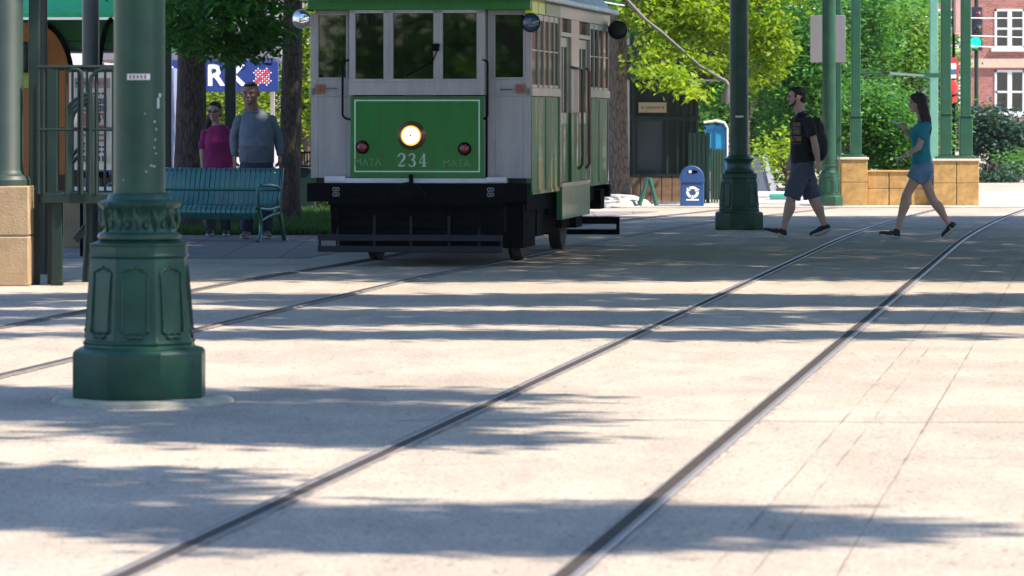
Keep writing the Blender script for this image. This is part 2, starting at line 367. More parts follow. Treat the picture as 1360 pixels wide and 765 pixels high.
# ---------------------------------------------------------------- ornate columns
VZ = .885
def octo(r, z, c=(0,0), ph=R(22.5)):
    rr = r/math.cos(R(22.5))
    return [(c[0]+rr*math.cos(ph+k*R(45)), c[1]+rr*math.sin(ph+k*R(45)), z) for k in range(8)]
def column(name, x, y, k, H, label, fancy=True, taper=1.0, shk=1.0):
    root = empty(name, (x, y, .0)); tag(root, label, 'column', 'ornate green columns along the tracks')
    b = MB()
    b.rings([octo(r*k, z*k*VZ) for r, z in ((.335,0),(.340,.012),(.340,.265),(.332,.282),(.322,.290),(.285,.302),(.283,.318),(.290,.330),(.278,.345),
        (.270,.40),(.262,.55),(.248,.80),(.243,.832),(.256,.842),(.256,.853),(.251,.858),(.251,.905),(.256,.910),(.254,.918),(.225,.928),(.20,.94))])
    base = b.build('base', m_colgreen, root, bevel=.006*k, ang=28)
    # raised scrolled panels on each face
    pn = MB()
    def face_pt(i, u, z, lift):
        a = i*R(45); r = (.279-(z-.345)/.455*.031+lift)*k
        n = Vector((math.cos(a), math.sin(a), 0)); t = Vector((-math.sin(a), math.cos(a), 0))
        return n*r+t*(u*k)+Vector((0,0,z*k*VZ))
    for i in range(8):
        w_ = .068
        outline = [(-w_,.42),(-w_*1.12,.40),(-w_*.7,.385),(-.02,.395),(0,.385),(.02,.395),(w_*.7,.385),(w_*1.12,.40),(w_,.42),(w_,.715),(w_*1.08,.735),(w_*1.0,.752),(w_*.78,.757),(w_*.68,.768),(.02,.768),(0,.775),(-.02,.768),(-w_*.68,.768),(-w_*.78,.757),(-w_*1.0,.752),(-w_*1.08,.735),(-w_,.715),(-w_,.42)]
        pn.tube([face_pt(i, u, z, .003) for u, z in outline], .0052*k, 6)
        pn.tube([face_pt(i, u, z, .004) for u, z in ((-.05,.372),(-.03,.362),(0,.368),(.03,.362),(.05,.372))], [.005*k,.009*k,.007*k,.009*k,.005*k], 6)
        for q in range(5): pn.ell(face_pt(i, (-.04+.02*q), .782-.012*abs(q-2), .004), (.007*k,)*3, nu=8, nv=5)
        for sgn in (-1, 1): pn.ell(face_pt(i, sgn*w_*1.0, .405, .004), (.009*k,)*3, nu=8, nv=5)
    pn.build('relief_panel', m_colgreen, root)
    cu = MB(); N = 32
    prof = [(.205,.935),(.232,.945),(.236,.962),(.228,.975),(.205,.985),(.196,1.02),(.190,1.06),(.192,1.10),(.212,1.13),(.226,1.145),(.228,1.16),(.214,1.17),(.182,1.18),(.176,1.195),(.170,1.21),(.138,1.222)]
    rr = []
    for r, z in prof:
        ring = []
        for j in range(N*2):
            a = 6.28318*j/(N*2); am = .010*max(0, 1-abs(z-1.06)/.11) if fancy else 0
            q = (r*.94+am*math.cos(a*16)+(.006*math.cos(a*24) if abs(z-1.15) < .02 else 0))*k
            ring.append((q*math.cos(a), q*math.sin(a), z*k*VZ))
        rr.append(ring)
    cu.rings(rr)
    if fancy:
        for j in range(12):
            a0 = 6.28318*j/12
            ptsl = []
            for q in range(9):
                t = q/8; a = a0+.06*math.sin(t*5.2); r = (.186+.012*math.sin(t*3.14)+.010*t)*k
                ptsl.append((r*math.cos(a), r*math.sin(a), (.985+.145*t)*k*VZ))
            cu.tube(ptsl, [(.004+.010*math.sin(q/8*3.1))*k for q in range(9)], 6)
            a = a0+.26; cu.ell((.190*k*math.cos(a), .190*k*math.sin(a), 1.03*k*VZ), (.014*k, .014*k, .024*k), nu=8, nv=6)
    cu.build('collar', m_colgreen, root, ang=50)
    sh = MB(); rs = .136*k*shk
    sh.lathe([(rs,1.18*k*VZ),(rs*.995,1.5*k),(rs*.97*taper,H)], n=40); sh.build('shaft', m_colgreen, root)
    return root
FY = 23.55
cL = column('ornate_column', wx(182, 23.4), FY, .985, 7.5, 'huge near green octagonal column standing on a pale slab', True)
cL.location.z = .03
slab = MB(); cx = wx(185, 23.4)
N = 48; rg = []
for r, z in ((.47,0),(.465,.018),(.445,.028),(.30,.030)):
    rg.append([(cx+r*(1+.02*math.sin(5*a)+.012*math.sin(11*a))*math.cos(a), FY+r*math.sin(a)*(1+.02*math.cos(7*a)), z) for a in [6.28318*j/N for j in range(N)]])
slab.rings(rg); tag(slab.build('footing_slab', M('slab_concrete', (.36,.35,.27), .9, 0, .25, 6, .6, 50, dirt=(.15,.16,.1))), 'pale worn concrete footing under the near column', 'slab')
# chipped paint and a small sticker on the near column
st = MB()
def cyl_patch(mb, r, a0, a1, z0, z1, n=5):
    rows = [[(r*math.cos(a0+(a1-a0)*i/n), r*math.sin(a0+(a1-a0)*i/n), z) for i in range(n+1)] for z in (z0, z1)]
    mb.add(rows[0]+rows[1], [(i, i+1, n+2+i, n+1+i) for i in range(n)])
rS = .1352
aa = lambda px: -math.acos(max(-1, min(1, (px-180)/35.5)))
zz = lambda py: wz(py, 23.41)-.03
cyl_patch(st, rS, aa(166), aa(197), zz(106), zz(98)); st.build('sticker', m_white, cL, smooth=False)
sk = MB()
for i, px in enumerate((169, 174, 179, 184, 189)):
    cyl_patch(sk, rS+.0006, aa(px), aa(px+3), zz(104.5), zz(99.5), 2)
sk.build('sticker_print', M('sticker_ink', (.35,.09,.10), .6), cL, smooth=False)
ch = MB()
for (px, py, w_, h_) in ((206,130,3,14),(208,124,3,5),(202,160,2,3),(204,170,1.5,3),(203,184,1.5,3),(202,195,1.5,2.5),(204,203,1.5,2),(197,219,3,2),(201,220,3,2),(191,227,2,2),(190,150,1.2,2),(160,238,1.5,1.5)):
    cyl_patch(ch, rS+.0004, aa(px), aa(px+w_), zz(py+h_), zz(py), 2)
ch.build('paint_chip', M('chipped_primer', (.42,.46,.40), .7), cL, smooth=False)
cM = column('ornate_column', wx(981.5, 57.7), 57.7, .885, 9, 'dark green octagonal column beside the walking man', False)
cyl = MB(); cyl_patch(cyl, .1215, R(-115), R(-65), wz(156,57.6), wz(153.5,57.6)); cyl.build('sticker', m_white, cM, smooth=False)
cR = column('ornate_column', wx(1101, 71.2), 71.2, .62, 9, 'distant green column directly behind the walking man', False, shk=1.28)
cR.location.z = .022

# ---------------------------------------------------------------- the tram
m_tgreen = M('tram_green', (.001,.15,.016), .36, 0, .15, 1.5, .12, 5, spec=.35, coat=.2, stretch=(3,3,.5), dirt=(.012,.075,.014), dirt_amt=.6)
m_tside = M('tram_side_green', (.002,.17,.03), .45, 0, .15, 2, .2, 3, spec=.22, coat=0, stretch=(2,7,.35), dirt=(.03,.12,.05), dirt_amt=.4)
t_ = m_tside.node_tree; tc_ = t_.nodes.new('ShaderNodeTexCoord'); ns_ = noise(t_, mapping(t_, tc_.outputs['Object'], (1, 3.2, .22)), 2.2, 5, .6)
t_.links.new(ramp(t_, ns_.outputs[0], [(.50, 0.), (.60, .75)]), t_.nodes['Principled BSDF'].inputs['Coat Weight'])      # coat varied in streaks to imitate reflections running down the panels
m_tgrey = M('tram_grey', (.33,.315,.305), .5, 0, .14, 2, .1, 8, stretch=(5,5,.7), dirt=(.19,.18,.17), dirt_amt=.35)
m_tcream = M('tram_cream', (.36,.35,.28), .35, 0, .12, 4, coat=.3, dirt=(.3,.28,.2))
m_troof = M('tram_roof', (.42,.48,.56), .4, 0, .12, 3)
m_tline = M('lining_paint', (.50,.66,.50), .5, var=.1)
m_tglass = M_glass('tram_window_glass', (.42,.44,.43), .02, 2.0)
m_sglass = M_glass('tram_side_glass', (.12,.14,.15), .05, 1.7)
m_int = M('tram_interior', (.025,.02,.017), .6, var=.3)
m_yel = M('sunlit_yellow', (.78,.90,.01), .4, var=.06, coat=.3)  # sunlight on the corner panel is put into this raised yellow
m_red = M('red_lens', (.16,.004,.01), .15, coat=.6)
m_amber = M('amber_lens', (.30,.07,.03), .3, coat=.3)
m_chrome = M('chrome', (.8,.8,.82), .06, 1, .05)
m_brass = M('brown_handrail', (.14,.065,.035), .4, .5)
TX, TY, TA = -.893, 44.1, -.128
TR = empty('tram', (TX, TY, 0), TA); tag(TR, 'green and grey vintage tram with its round headlight lit', 'tram')
def X(px): return (px-680)/136.4+.893
def Z(py): return 1.52-(py-147)/136.2
HW = 1.085; L = 7.1
# grey end walls with window openings (front and rear), frames round panes
def end_wall(y0, y1, nm, front=True):
    mb = MB(); y0_, y1_ = y0, y1
    zb, zt = .86, 2.50
    for sx in (-1, 1):
        xi, xo = sx*.66, sx*HW
        a, b = min(xi, xo), max(xi, xo); wa, wb = a+.075, b-.075
        mb.box(a, wa, y0_, y1_, zb, zt); mb.box(wb, b, y0_, y1_, zb, zt)
        mb.box(wa, wb, y0_, y1_, zb, 1.845); mb.box(wa, wb, y0_, y1_, 2.455, zt)
    return mb.build(nm, m_tgrey, TR, bevel=.004)
ew = end_wall(0, .05, 'end_wall'); end_wall(L-.05, L, 'end_wall')
fr = MB()
for sx in (-1, 1):      # window frame beads proud of the wall
    a, b = sorted((sx*.66, sx*HW)); wa, wb = a+.075, b-.075
    for q in ((wa-.02, wa, 1.825, 2.475), (wb, wb+.02, 1.825, 2.475)): fr.box(q[0], q[1], -.012, .004, q[2], q[3])
    fr.box(wa, wb, -.012, .004, 1.825, 1.845); fr.box(wa, wb, -.012, .004, 2.455, 2.475)
    fr.box(a+.01, b-.01, -.010, -.001, 1.66, 1.675)
fr.build('window_frame', m_tgrey, TR, bevel=.003)
for sx in (-1, 1):
    a, b = sorted((sx*.66, sx*HW)); gl = MB(); gl.box(a+.075, b-.075, .02, .026, 1.845, 2.455); gl.build('side_pane', m_tglass, TR, smooth=False)
# projecting centre bay
FYb = -.13
bay = MB()
bay.box(-.67, -.655, FYb+.005, 0, .86, 1.66); bay.box(.625, .64, FYb+.005, 0, .86, 1.66); bay.box(-.655, .625, FYb+.02, FYb+.03, .86, 1.66)
bay.build('bay_back', m_tgrey, TR)
gp = MB(); gp.box(-.672, .640, FYb-.006, FYb+.012, .862, 1.655); gpo = gp.build('front_panel', m_tgreen, TR, bevel=.006)
ln = MB(); x0, x1, z0, z1, lw = X(472), X(640.5), Z(228.5), Z(132.5), .013
for q in ((x0,x1,z0,z0+lw),(x0,x1,z1-lw,z1),(x0,x0+lw,z0+lw,z1-lw),(x1-lw,x1,z0+lw,z1-lw)): ln.box(q[0],q[1],FYb-.0085,FYb-.0062,q[2],q[3])
ln.build('lining', m_tline, gpo, smooth=False)
wf = MB(); panes = [(X(473), X(511)), (X(524), X(578)), (X(590.5), X(636))]
xs_ = [X(465)]+[v for p in panes for v in p]+[X(647)]
for i in range(0, 8, 2): wf.box(xs_[i], xs_[i+1], FYb, FYb+.07, 1.83, 2.50)
wf.box(X(465), X(647), FYb-.012, FYb+.07, 1.672, 1.83)
wf.box(X(465), X(647), FYb-.022, FYb+.0, 1.672, 1.70); wf.box(X(465), X(647), FYb, FYb+.07, 2.47, 2.52)
for i in (2, 4): wf.box((xs_[i]+xs_[i+1])/2-.008, (xs_[i]+xs_[i+1])/2+.008, FYb-.006, FYb+.001, 1.85, 2.47)
for a, b in ((X(467),X(512)),(X(514),X(588)),(X(590),X(645))): wf.box(a+.01, b-.01, FYb-.017, FYb-.011, 1.80, 1.815)
wf.box(X(465), X(465)+.02, FYb+.07, .02, 1.67, 2.5); wf.box(X(647)-.02, X(647), FYb+.07, .02, 1.67, 2.5)
wf.build('windscreen_frame', m_tgrey, TR, bevel=.003)
for a, b in panes:
    gl = MB(); gl.box(a, b, FYb+.03, FYb+.036, 1.83, 2.47); gl.build('windscreen_pane', m_tglass, TR, smooth=False)
wp = MB(); wp.tube([(X(541), FYb-.006, Z(101)), (X(577), FYb-.012, Z(82)), (X(587), FYb-.02, Z(59))], .007, 6)
wp.box(X(577), X(586), FYb-.03, FYb-.002, Z(68), Z(58)); wp.build('wiper', m_black, TR)
lb = MB(); lb.box(-HW-.01, HW+.01, -.14, .0, 2.50, 2.72); lb.box(-HW-.01, HW+.01, L, L+.1, 2.50, 2.72); lb.build('letterboard', m_tgreen, TR, bevel=.008)
# headlight
hl = MB(); cz = Z(180); cxh = X(549)
prof = [(.085,FYb-.05),(.10,FYb-.055),(.115,FYb-.045),(.13,FYb-.02),(.142,FYb-.008),(.142,FYb-.004)]
hl.rings([[(cxh+r*math.cos(6.28318*k/32), y, cz+r*math.sin(6.28318*k/32)) for k in range(32)] for r, y in prof])
hl.build('headlight', M('headlight_rim', (.28,.17,.09), .35, .8), TR)
hb = MB(); hb.ell((cxh, FYb-.052, cz), (.080, .02, .080), nu=24, nv=12); hb.build('headlight_lens', M_emit('headlight_glow', (1,.72,.38), 4), bpy.data.objects['headlight'])
hr_ = MB(); hr_.tube([(cxh+.088*math.cos(t*.2618), FYb-.056, cz+.088*math.sin(t*.2618)) for t in range(25)], .010, 6); hr_.build('glow_ring', M_emit('warm_halo_glow', (1,.42,.10), .9), bpy.data.objects['headlight'])  # emissive ring added for the warm halo round the lit lens
hb2 = MB(); hb2.ell((cxh, FYb-.071, cz), (.012, .006, .012)); hb2.build('bulb', M('bulb_cap', (.35,.2,.03), .3, .6), bpy.data.objects['headlight'])
for px, py in ((483,195.5),(620,197.5)):
    t_ = MB(); t_.disc((X(px), Z(py)), .066, FYb-.006, FYb-.03, 24, .062); t_ = t_.build('tail_lamp', m_black, TR)
    q = MB(); q.ell((X(px), FYb-.030, Z(py)), (.05,.022,.05), nu=20, nv=10); q.build('lens', m_red, t_)
for px in (423, 692.5):
    t_ = MB(); t_.box(X(px)-.045, X(px)+.045, -.035, 0, Z(123.5), Z(112)); t_ = t_.build('marker_light', M('marker_box', (.22,.11,.07), .5), TR, bevel=.004)
    q = MB(); q.disc((X(px), Z(117.7)), .026, -.036, -.048, 16, .018); q.build('lens', m_amber, t_)
for a, b, py in ((432,446,117.5),(666,682,119)):
    q = MB(); q.tube([(X(a),-.002,Z(py)),(X(a),-.03,Z(py)),(X(b),-.03,Z(py)),(X(b),-.002,Z(py))], .006, 6); q.build('door_handle', m_chrome, TR)
for sgn, pa, pb in ((-1,456,463.5),(1,650.5,644.5)):
    q = MB(); zt_, zb_ = Z(80), Z(158)
    pts = [(X(pb), -.03, zt_+.01)]
    for i in range(5):
        a = i/4*math.pi/2; pts.append((X(pa)+(X(pb)-X(pa))*(1-math.sin(a)), -.13, zt_-.03*(1-math.cos(a))))
    for i in range(5):
        a = (1-i/4)*math.pi/2; pts.append((X(pa)+(X(pb)-X(pa))*(1-math.sin(a)), -.13, zb_+.05*(1-math.cos(a))))
    pts.append((X(pb), -.03, zb_-.005))
    q.tube(pts, .011, 8); q.build('grab_rail', m_black, TR)
# lettering
def text(body, size, mat, parent, loc, rot=(R(90),0,0), ext=.002, font_bold=0, name='lettering', sx=1, align='CENTER', space=1.0, off=0):
    c = bpy.data.curves.new(name, 'FONT'); c.body = body; c.size = size; c.extrude = ext; c.align_x = align; c.align_y = 'CENTER'; c.space_character = space
    c.offset = off; c.resolution_u = 4
    o = bpy.data.objects.new(name, c); COL.objects.link(o); dg = bpy.context.evaluated_depsgraph_get(); me = bpy.data.meshes.new_from_object(o.evaluated_get(dg))
    bpy.data.objects.remove(o); me.materials.clear(); me.materials.append(mat)
    o = bpy.data.objects.new(name, me); COL.objects.link(o); o.parent = parent; o.location = loc; o.rotation_euler = rot; o.scale = (sx, 1, 1); return o
m_letter = M('worn_white_lettering', (.42,.50,.40), .6, var=.2, scale=20)
m_letter2 = M('faded_lettering', (.10,.26,.10), .6, var=.3, scale=20)
def ribbon(s, pts, rs):      # a painted stroke: flat band facing -y
    V = []; P_ = [Vector(p) for p in pts]
    for i, p in enumerate(P_):
        t = (P_[min(i+1, len(P_)-1)]-P_[max(i-1, 0)]).normalized(); n = Vector((-t.z, 0, t.x)); V += [p+n*rs[i], p-n*rs[i]]
    s.add(V, [(2*i, 2*i+1, 2*i+3, 2*i+2) for i in range(len(P_)-1)])
MB.ribbon = ribbon
# serif numerals drawn as strokes with slab feet
nb = MB()
def num_strokes(ch, cx_, cz_, h):
    w_ = h*.62; y = FYb-.0095; out = []
    def S(pts, rs): nb.ribbon([(cx_+p[0]*w_, y, cz_+p[1]*h) for p in pts], [r*h for r in rs])
    if ch == '2':
        S([(-.38,.24),(-.40,.33),(-.22,.47),(.05,.5),(.32,.40),(.38,.24),(.26,.05),(-.02,-.15),(-.30,-.34),(-.42,-.47)], [.05,.06,.05,.05,.085,.095,.085,.06,.035,.03])
        S([(-.42,-.44),(.0,-.43),(.34,-.46),(.44,-.28)], [.05,.075,.05,.02])
    if ch == '3':
        S([(-.34,.30),(-.30,.42),(-.05,.5),(.24,.44),(.32,.27),(.22,.10),(-.06,.03)], [.05,.05,.04,.07,.085,.07,.03])
        S([(-.06,.03),(.26,-.05),(.38,-.24),(.26,-.43),(-.04,-.5),(-.30,-.44),(-.38,-.32)], [.03,.07,.095,.075,.04,.045,.055])
    if ch == '4':
        S([(.16,.5),(.16,-.46)], [.085,.085]); S([(.16,.5),(-.44,-.18)], [.03,.03]); S([(-.44,-.2),(.46,-.2)], [.035,.035]); S([(-.08,-.48),(.42,-.48)], [.04,.04])
for ch, px in zip('234', (535.5, 549.5, 564)): num_strokes(ch, X(px), Z(212.5), .125)
nb.build('lettering', m_letter, gpo)
text('MATA', .105, m_letter2, gpo, (X(490), FYb-.0075, Z(216)), sx=.95, off=-.001)
text('MATA', .105, m_letter2, gpo, (X(609), FYb-.0075, Z(217)), sx=.95, off=-.001)
# under the front
ws = MB(); ws.box(X(432), X(676), FYb-.02, -.01, Z(243), .861); ws.box(X(432), X(460), FYb-.03, -.02, Z(241), Z(234)); ws.box(X(649), X(676), FYb-.03, -.02, Z(242), Z(235))
for px in (440, 470, 500, 615, 638, 655): ws.disc((X(px), Z(239)), .008, FYb-.02, FYb-.027, 8)
ws.build('white_sill', M('sill_paint', (.55,.55,.56), .5), TR, bevel=.003)
bb = MB(); bb.box(-1.085, 1.075, FYb-.10, .2, .635, Z(243)-.002)
bb.box(X(440), X(670), FYb-.16, FYb-.10, .60, .68); bb.build('bumper_beam', m_black, TR, bevel=.008)
cp = MB(); cp.rings([[(X(549)+rx*math.cos(math.pi*k/10), y, .66+rz*math.sin(math.pi*k/10)) for k in range(11)] for rx, rz, y in ((.16,.16,FYb-.08),(.17,.17,FYb-.24),(.12,.13,FYb-.28))])
cp.box(X(549)-.02, X(549)+.02, FYb-.05, FYb-.02, .80, .90); cp.disc((X(549), .70), .05, FYb-.28, FYb-.34, 14); cp.build('coupler', m_black, TR, bevel=.004)
ge = MB()
ge.box(X(445), X(668), -.02, .35, .34, .60); ge.box(X(447), X(690), .36, 1.3, .17, .60); ge.box(X(441), X(673), FYb-.02, -.025, .33, .60); ge.box(X(452), X(668), FYb-.03, FYb-.022, .14, .42)  # black plates added to fill in the darkness under the front
for z in (.56, .47, .38): ge.tube([(X(442), FYb-.04, z), (X(668), FYb-.04, z)], .012, 6)
for px in (448, 475, 500, 525, 552, 578, 605, 630, 655): ge.box(X(px)-.012, X(px)+.012, FYb-.03, 0, .36, .62)
ge.box(X(520), X(545), FYb-.08, 0, .5, .6); ge.box(X(620), X(640), FYb-.09, 0, .40, .56); ge.tube([(X(640),FYb-.1,.6),(X(642),FYb-.13,.45),(X(638),FYb-.12,.34)], .018, 8)
ge.tube([(X(448),FYb-.06,.58),(X(452),FYb-.12,.42),(X(446),FYb-.1,.33)], .016, 8)
ge.build('gear_and_dark_fill', m_black, TR)
lg = MB()
for z0, z1 in ((.255,.315),(.145,.205)): lg.box(X(425), X(672), FYb-.12, FYb-.07, z0, z1)
for px in (426.5, 450, 500, 549, 600, 640, 670): lg.box(X(px)-.012, X(px)+.012, FYb-.068, FYb-.04, .145, .50 if 430 < px < 668 else .315)
lg.build('life_guard', M('slate_grey_metal', (.008,.010,.014), .7, var=.3), TR, bevel=.004)
m_mark = M('stencil_white', (.22,.22,.24), .6)
for px in (449, 656):
    text('88', .10, m_mark, TR, (X(px), FYb-.1025, Z(254.5)), rot=(R(90), R(90), 0), ext=.001, sx=1)
# trucks
def wheelset(y):
    for sx in (-.72, .72):
        wh = MB(); n = 28
        wh.rings([[(sx+dx, y+r*math.cos(6.28318*k/n), .40+r*math.sin(6.28318*k/n)) for k in range(n)] for r, dx in ((.06,-.08),(.385,-.07),(.39,-.05),(.42,-.03) if sx > 0 else (.39,-.03),(.385,.055) if sx > 0 else (.42,.03),(.06,.08))])
        wh.build('wheel', M('wheel_steel', (.012,.011,.012), .6, .3, .4, 20) if y < 3 and sx < 0 else bpy.data.materials['wheel_steel'], TR)
    ax = MB(); ax.tube([(-.72,y,.4),(.72,y,.4)], .055, 10); ax.build('axle', m_black, TR)
wheelset(1.9); wheelset(5.35)
tk = MB()
for sx in (-1, 1):
    xa, xb = sorted((sx*.86, sx*.93)); tk.box(xa, xb, 1.1, 6.1, .40, .52); tk.box(xa-.02, xb+.02, 1.6, 2.2, .25, .60); tk.box(xa-.02, xb+.02, 5.05, 5.65, .25, .60)
    for yy in (1.35, 2.45, 4.8, 5.9):
        for q in range(5): tk.lathe([(.06,.45+.035*q),(.075,.46+.035*q),(.06,.475+.035*q)], (sx*.9, yy, 0), 12)
    tk.box(xa-.05, xa+.02, 2.6, 3.4, .25, .55); tk.box(xa, xb, 3.9, 4.6, .28, .5)
    tk.box(min(sx*.5,sx*.98), max(sx*.5,sx*.98), .5, 6.6, .52, .78)  # dark underfloor box added to block the bright street behind
    tk.tube([(sx*.9,1.1,.46),(sx*.95,.6,.4),(sx*.9,.45,.25)], .03, 8)
tk.build('truck', m_black, TR, bevel=.006)
# side walls
def side(sx):
    xo = sx*HW; xi = sx*(HW-.05)
    a, b = sorted((xi, xo))
    lo = MB(); lo.box(a, b, .05, 2.35, .70, 1.66); lo.box(a, b, 5.1, L-.05, .70, 1.66)
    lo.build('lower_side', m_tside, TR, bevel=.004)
    rb = MB(); a2, b2 = sorted((xo, xo+sx*.012))
    for q in (.06, 1.2, 2.30, 5.14, 6.1, 7.0): rb.box(a2, b2-.006*sx if sx > 0 else b2, q-.010, q+.010, .74, 1.64)
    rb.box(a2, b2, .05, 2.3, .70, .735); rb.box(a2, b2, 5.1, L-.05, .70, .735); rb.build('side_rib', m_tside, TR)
    b6 = xo+.006 if sx > 0 else xi; a6 = a if sx > 0 else xo-.006
    bl = MB(); a3, b3 = sorted((xi, xo+sx*.018)); bl.box(a3, b3, .0, 2.35, 1.662, 1.745); bl.box(a3, b3, 5.1, L, 1.662, 1.745)
    us = [.02,.60,1.04,1.48,1.92,2.32]; us2 = [5.12,5.6,6.07,6.54,7.06]
    for U in (us, us2):
        for q in U: bl.box(min(a, a6), max(b, b6), q-.016, q+.016, 1.747, 2.47)
        bl.box(a, b, U[0]+.03, U[-1]-.03, 2.41, 2.47)
    bl.build('window_pillars', m_tcream, TR, bevel=.003)
    for U in (us, us2):
        for q, r_ in zip(U[:-1], U[1:]):
            gg = MB(); m_ = xo-sx*.014; gg.box(m_-.003, m_+.003, q+.016, r_-.016, 1.747, 2.41); go = gg.build('side_window', m_sglass, TR, smooth=False)
            sh_ = MB(); m2 = xo-.0*sx; e0, e1 = sorted((m_+sx*.004, m_+sx*.012)); sh_.box(e0, e1, q+.016, r_-.016, 2.105, 2.120); sh_.box(e0, e1, q+.016, r_-.016, 1.747, 1.775); sh_.build('sash', m_tcream, go)
    lt = MB(); a4, b4 = sorted((xi, xo+sx*.012)); lt.box(a4, b4, .5, 2.35, 2.472, 2.60); lt.box(a4, b4, 2.36, L, 2.472, 2.60); lt.build('letterboard', m_tcream if sx > 0 else m_tgreen, TR, bevel=.003)
    yb = MB(); a5, b5 = sorted((xo+sx*.013, xo+sx*.017)); yb.box(a5, b5, -.02, .46, 2.475, 2.60); yb.box(a5, b5, .50, .98, 2.475, 2.60); yb.box(a4,b4,-.03,.5,2.472,2.602); yb.build('sunlit_yellow_panel', m_yel, TR)
    gb = MB(); gb.box(a5, b5, 1.1, 2.3, 2.48, 2.595); gb.build('letterboard_panel', m_tgreen, TR)
    # doors
    d = MB(); e0, e1 = sorted((xo-sx*.045, xo-sx*.015))
    for y0, y1 in ((2.40, 3.30), (4.02, 5.06)):
        d.box(e0, e1, y0, y0+.09, .78, 2.28); d.box(e0, e1, y1-.09, y1, .78, 2.28); d.box(e0, e1, y0+.09, y1-.09, 2.18, 2.28)
        d.box(e0, e1, (y0+y1)/2-.03, (y0+y1)/2+.03, .78, 2.18); d.box(a3, b3, y0-.05, y1+.0, 2.285, 2.33)
        d.box(e0, e1, y0+.09, y1-.09, 1.38, 1.50)
        gx = MB(); gx.box((e0+e1)/2-.003, (e0+e1)/2+.003, y0+.09, y1-.09, 1.5, 2.18); gx.build('door_pane', m_sglass, TR, smooth=False)
        gy = MB(); gy.box((e0+e1)/2-.003, (e0+e1)/2+.003, y0+.02, y1-.02, 2.33, 2.47); gy.build('transom_pane', m_sglass, TR, smooth=False)
    d.box(a3, b3, 2.32, 2.40, .74, 2.47); d.box(a3, b3, 3.30, 4.02, 1.50, 2.47); d.box(a3, b3, 5.06, 5.12, .74, 2.47)
    d.build('door', m_tcream, TR, bevel=.003)
    dg_ = MB(); dg_.box(e0-.002, e1+.002, 2.49, 3.21, .78, 1.38); dg_.box(e0-.002, e1+.002, 4.11, 4.97, .78, 1.38); dg_.box(a3, b3, 3.30, 4.02, .74, 1.50)
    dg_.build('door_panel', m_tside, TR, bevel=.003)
    hr = MB()
    for yy in (3.95, 4.62): hr.tube([(xo+sx*.02, yy, 1.98), (xo+sx*.06, yy, 1.94), (xo+sx*.06, yy, .95), (xo+sx*.02, yy, .90)], .014, 8)
    hr.tube([(xo+sx*.02, 3.25, 1.98), (xo+sx*.05, 3.3, 1.97), (xo+sx*.06, 3.95, 1.96)], .011, 6)
    hr.build('handrail', m_brass, TR)
    sk_ = MB(); f0, f1 = sorted((xo-sx*.04, xo+sx*.02)); sk_.box(f0, f1, 2.45, 5.02, .40, .735); sk_.build('step_skirt', M('skirt_green', (.02,.17,.07), .4, coat=.2, dirt=(.08,.14,.08)) if sx > 0 else m_tgreen, TR, bevel=.004)
    s2 = MB(); s2.box(f0-.0, f1+sx*.0+.0, 2.45, 5.02, .735, .775); s2.build('step_edge', m_tcream, TR)
side(1); side(-1)
# roof
rf = MB(); half = [(1.17,2.60),(1.175,2.635),(1.13,2.66),(1.03,2.78),(.85,2.90),(.5,3.0),(0,3.04)]
prof = [(x, z) for x, z in half]+[(-x, z) for x, z in half[::-1][1:]]
rgs = []
for y, kx, kz in ((-.30,.80,.25),(-.22,.93,.6),(-.1,.985,.85),(.15,1,1),(L-.15,1,1),(L+.1,.985,.85),(L+.22,.93,.6),(L+.3,.80,.25)):
    rgs.append([(x*kx, y, 2.60+(z-2.60)*kz) for x, z in prof])
rf.rings(rgs); rf.build('roof', m_troof, TR, ang=50)
gt = MB()
for sx in (-1, 1): gt.tube([(sx*1.17, -.1, 2.625), (sx*1.17, L+.12, 2.625)], .028, 8)
gt.build('gutter', M('gutter_white', (.75,.77,.78), .35), TR)
# interior
it = MB(); it.box(-1.03, 1.03, .06, L-.06, .80, .85); it.box(-1.03, 1.03, .06, L-.06, 2.52, 2.56)
it.box(-1.0, -.35, 1.25, 1.30, .85, 2.5); it.box(.35, 1.0, 1.25, 1.30, .85, 1.7); it.box(-.35, .35, 1.25, 1.3, 2.3, 2.5)
it.box(.3, .36, 1.25, 1.3, 1.7, 2.5)
it.box(-1.02, 1.02, L-1.2, L-1.15, .85, 2.5)  # closed bulkhead added to keep the bright rear windows from showing through
it.build('interior', m_int, TR)
for i in range(5):
    for sx in (-1, 1):
        se = MB(); y = 1.75+i*.82; a, b = sorted((sx*.32, sx*1.0)); se.box(a, b, y, y+.06, 1.2, 1.72); se.box(a, b, y, y+.42, 1.18, 1.24); se.box(a+.05, b-.05, y+.1, y+.3, .85, 1.18)
        se.build('passenger_seat', M('seat_wood', (.16,.07,.03), .5) if i == 0 and sx < 0 else bpy.data.materials['seat_wood'], TR, bevel=.01)
cs = MB(); cs.box(X(532), X(575), .10, .5, 1.2, Z(84)); cs.build('control_desk', M('control_desk_wood', (.62,.42,.30), .6), TR, bevel=.02)
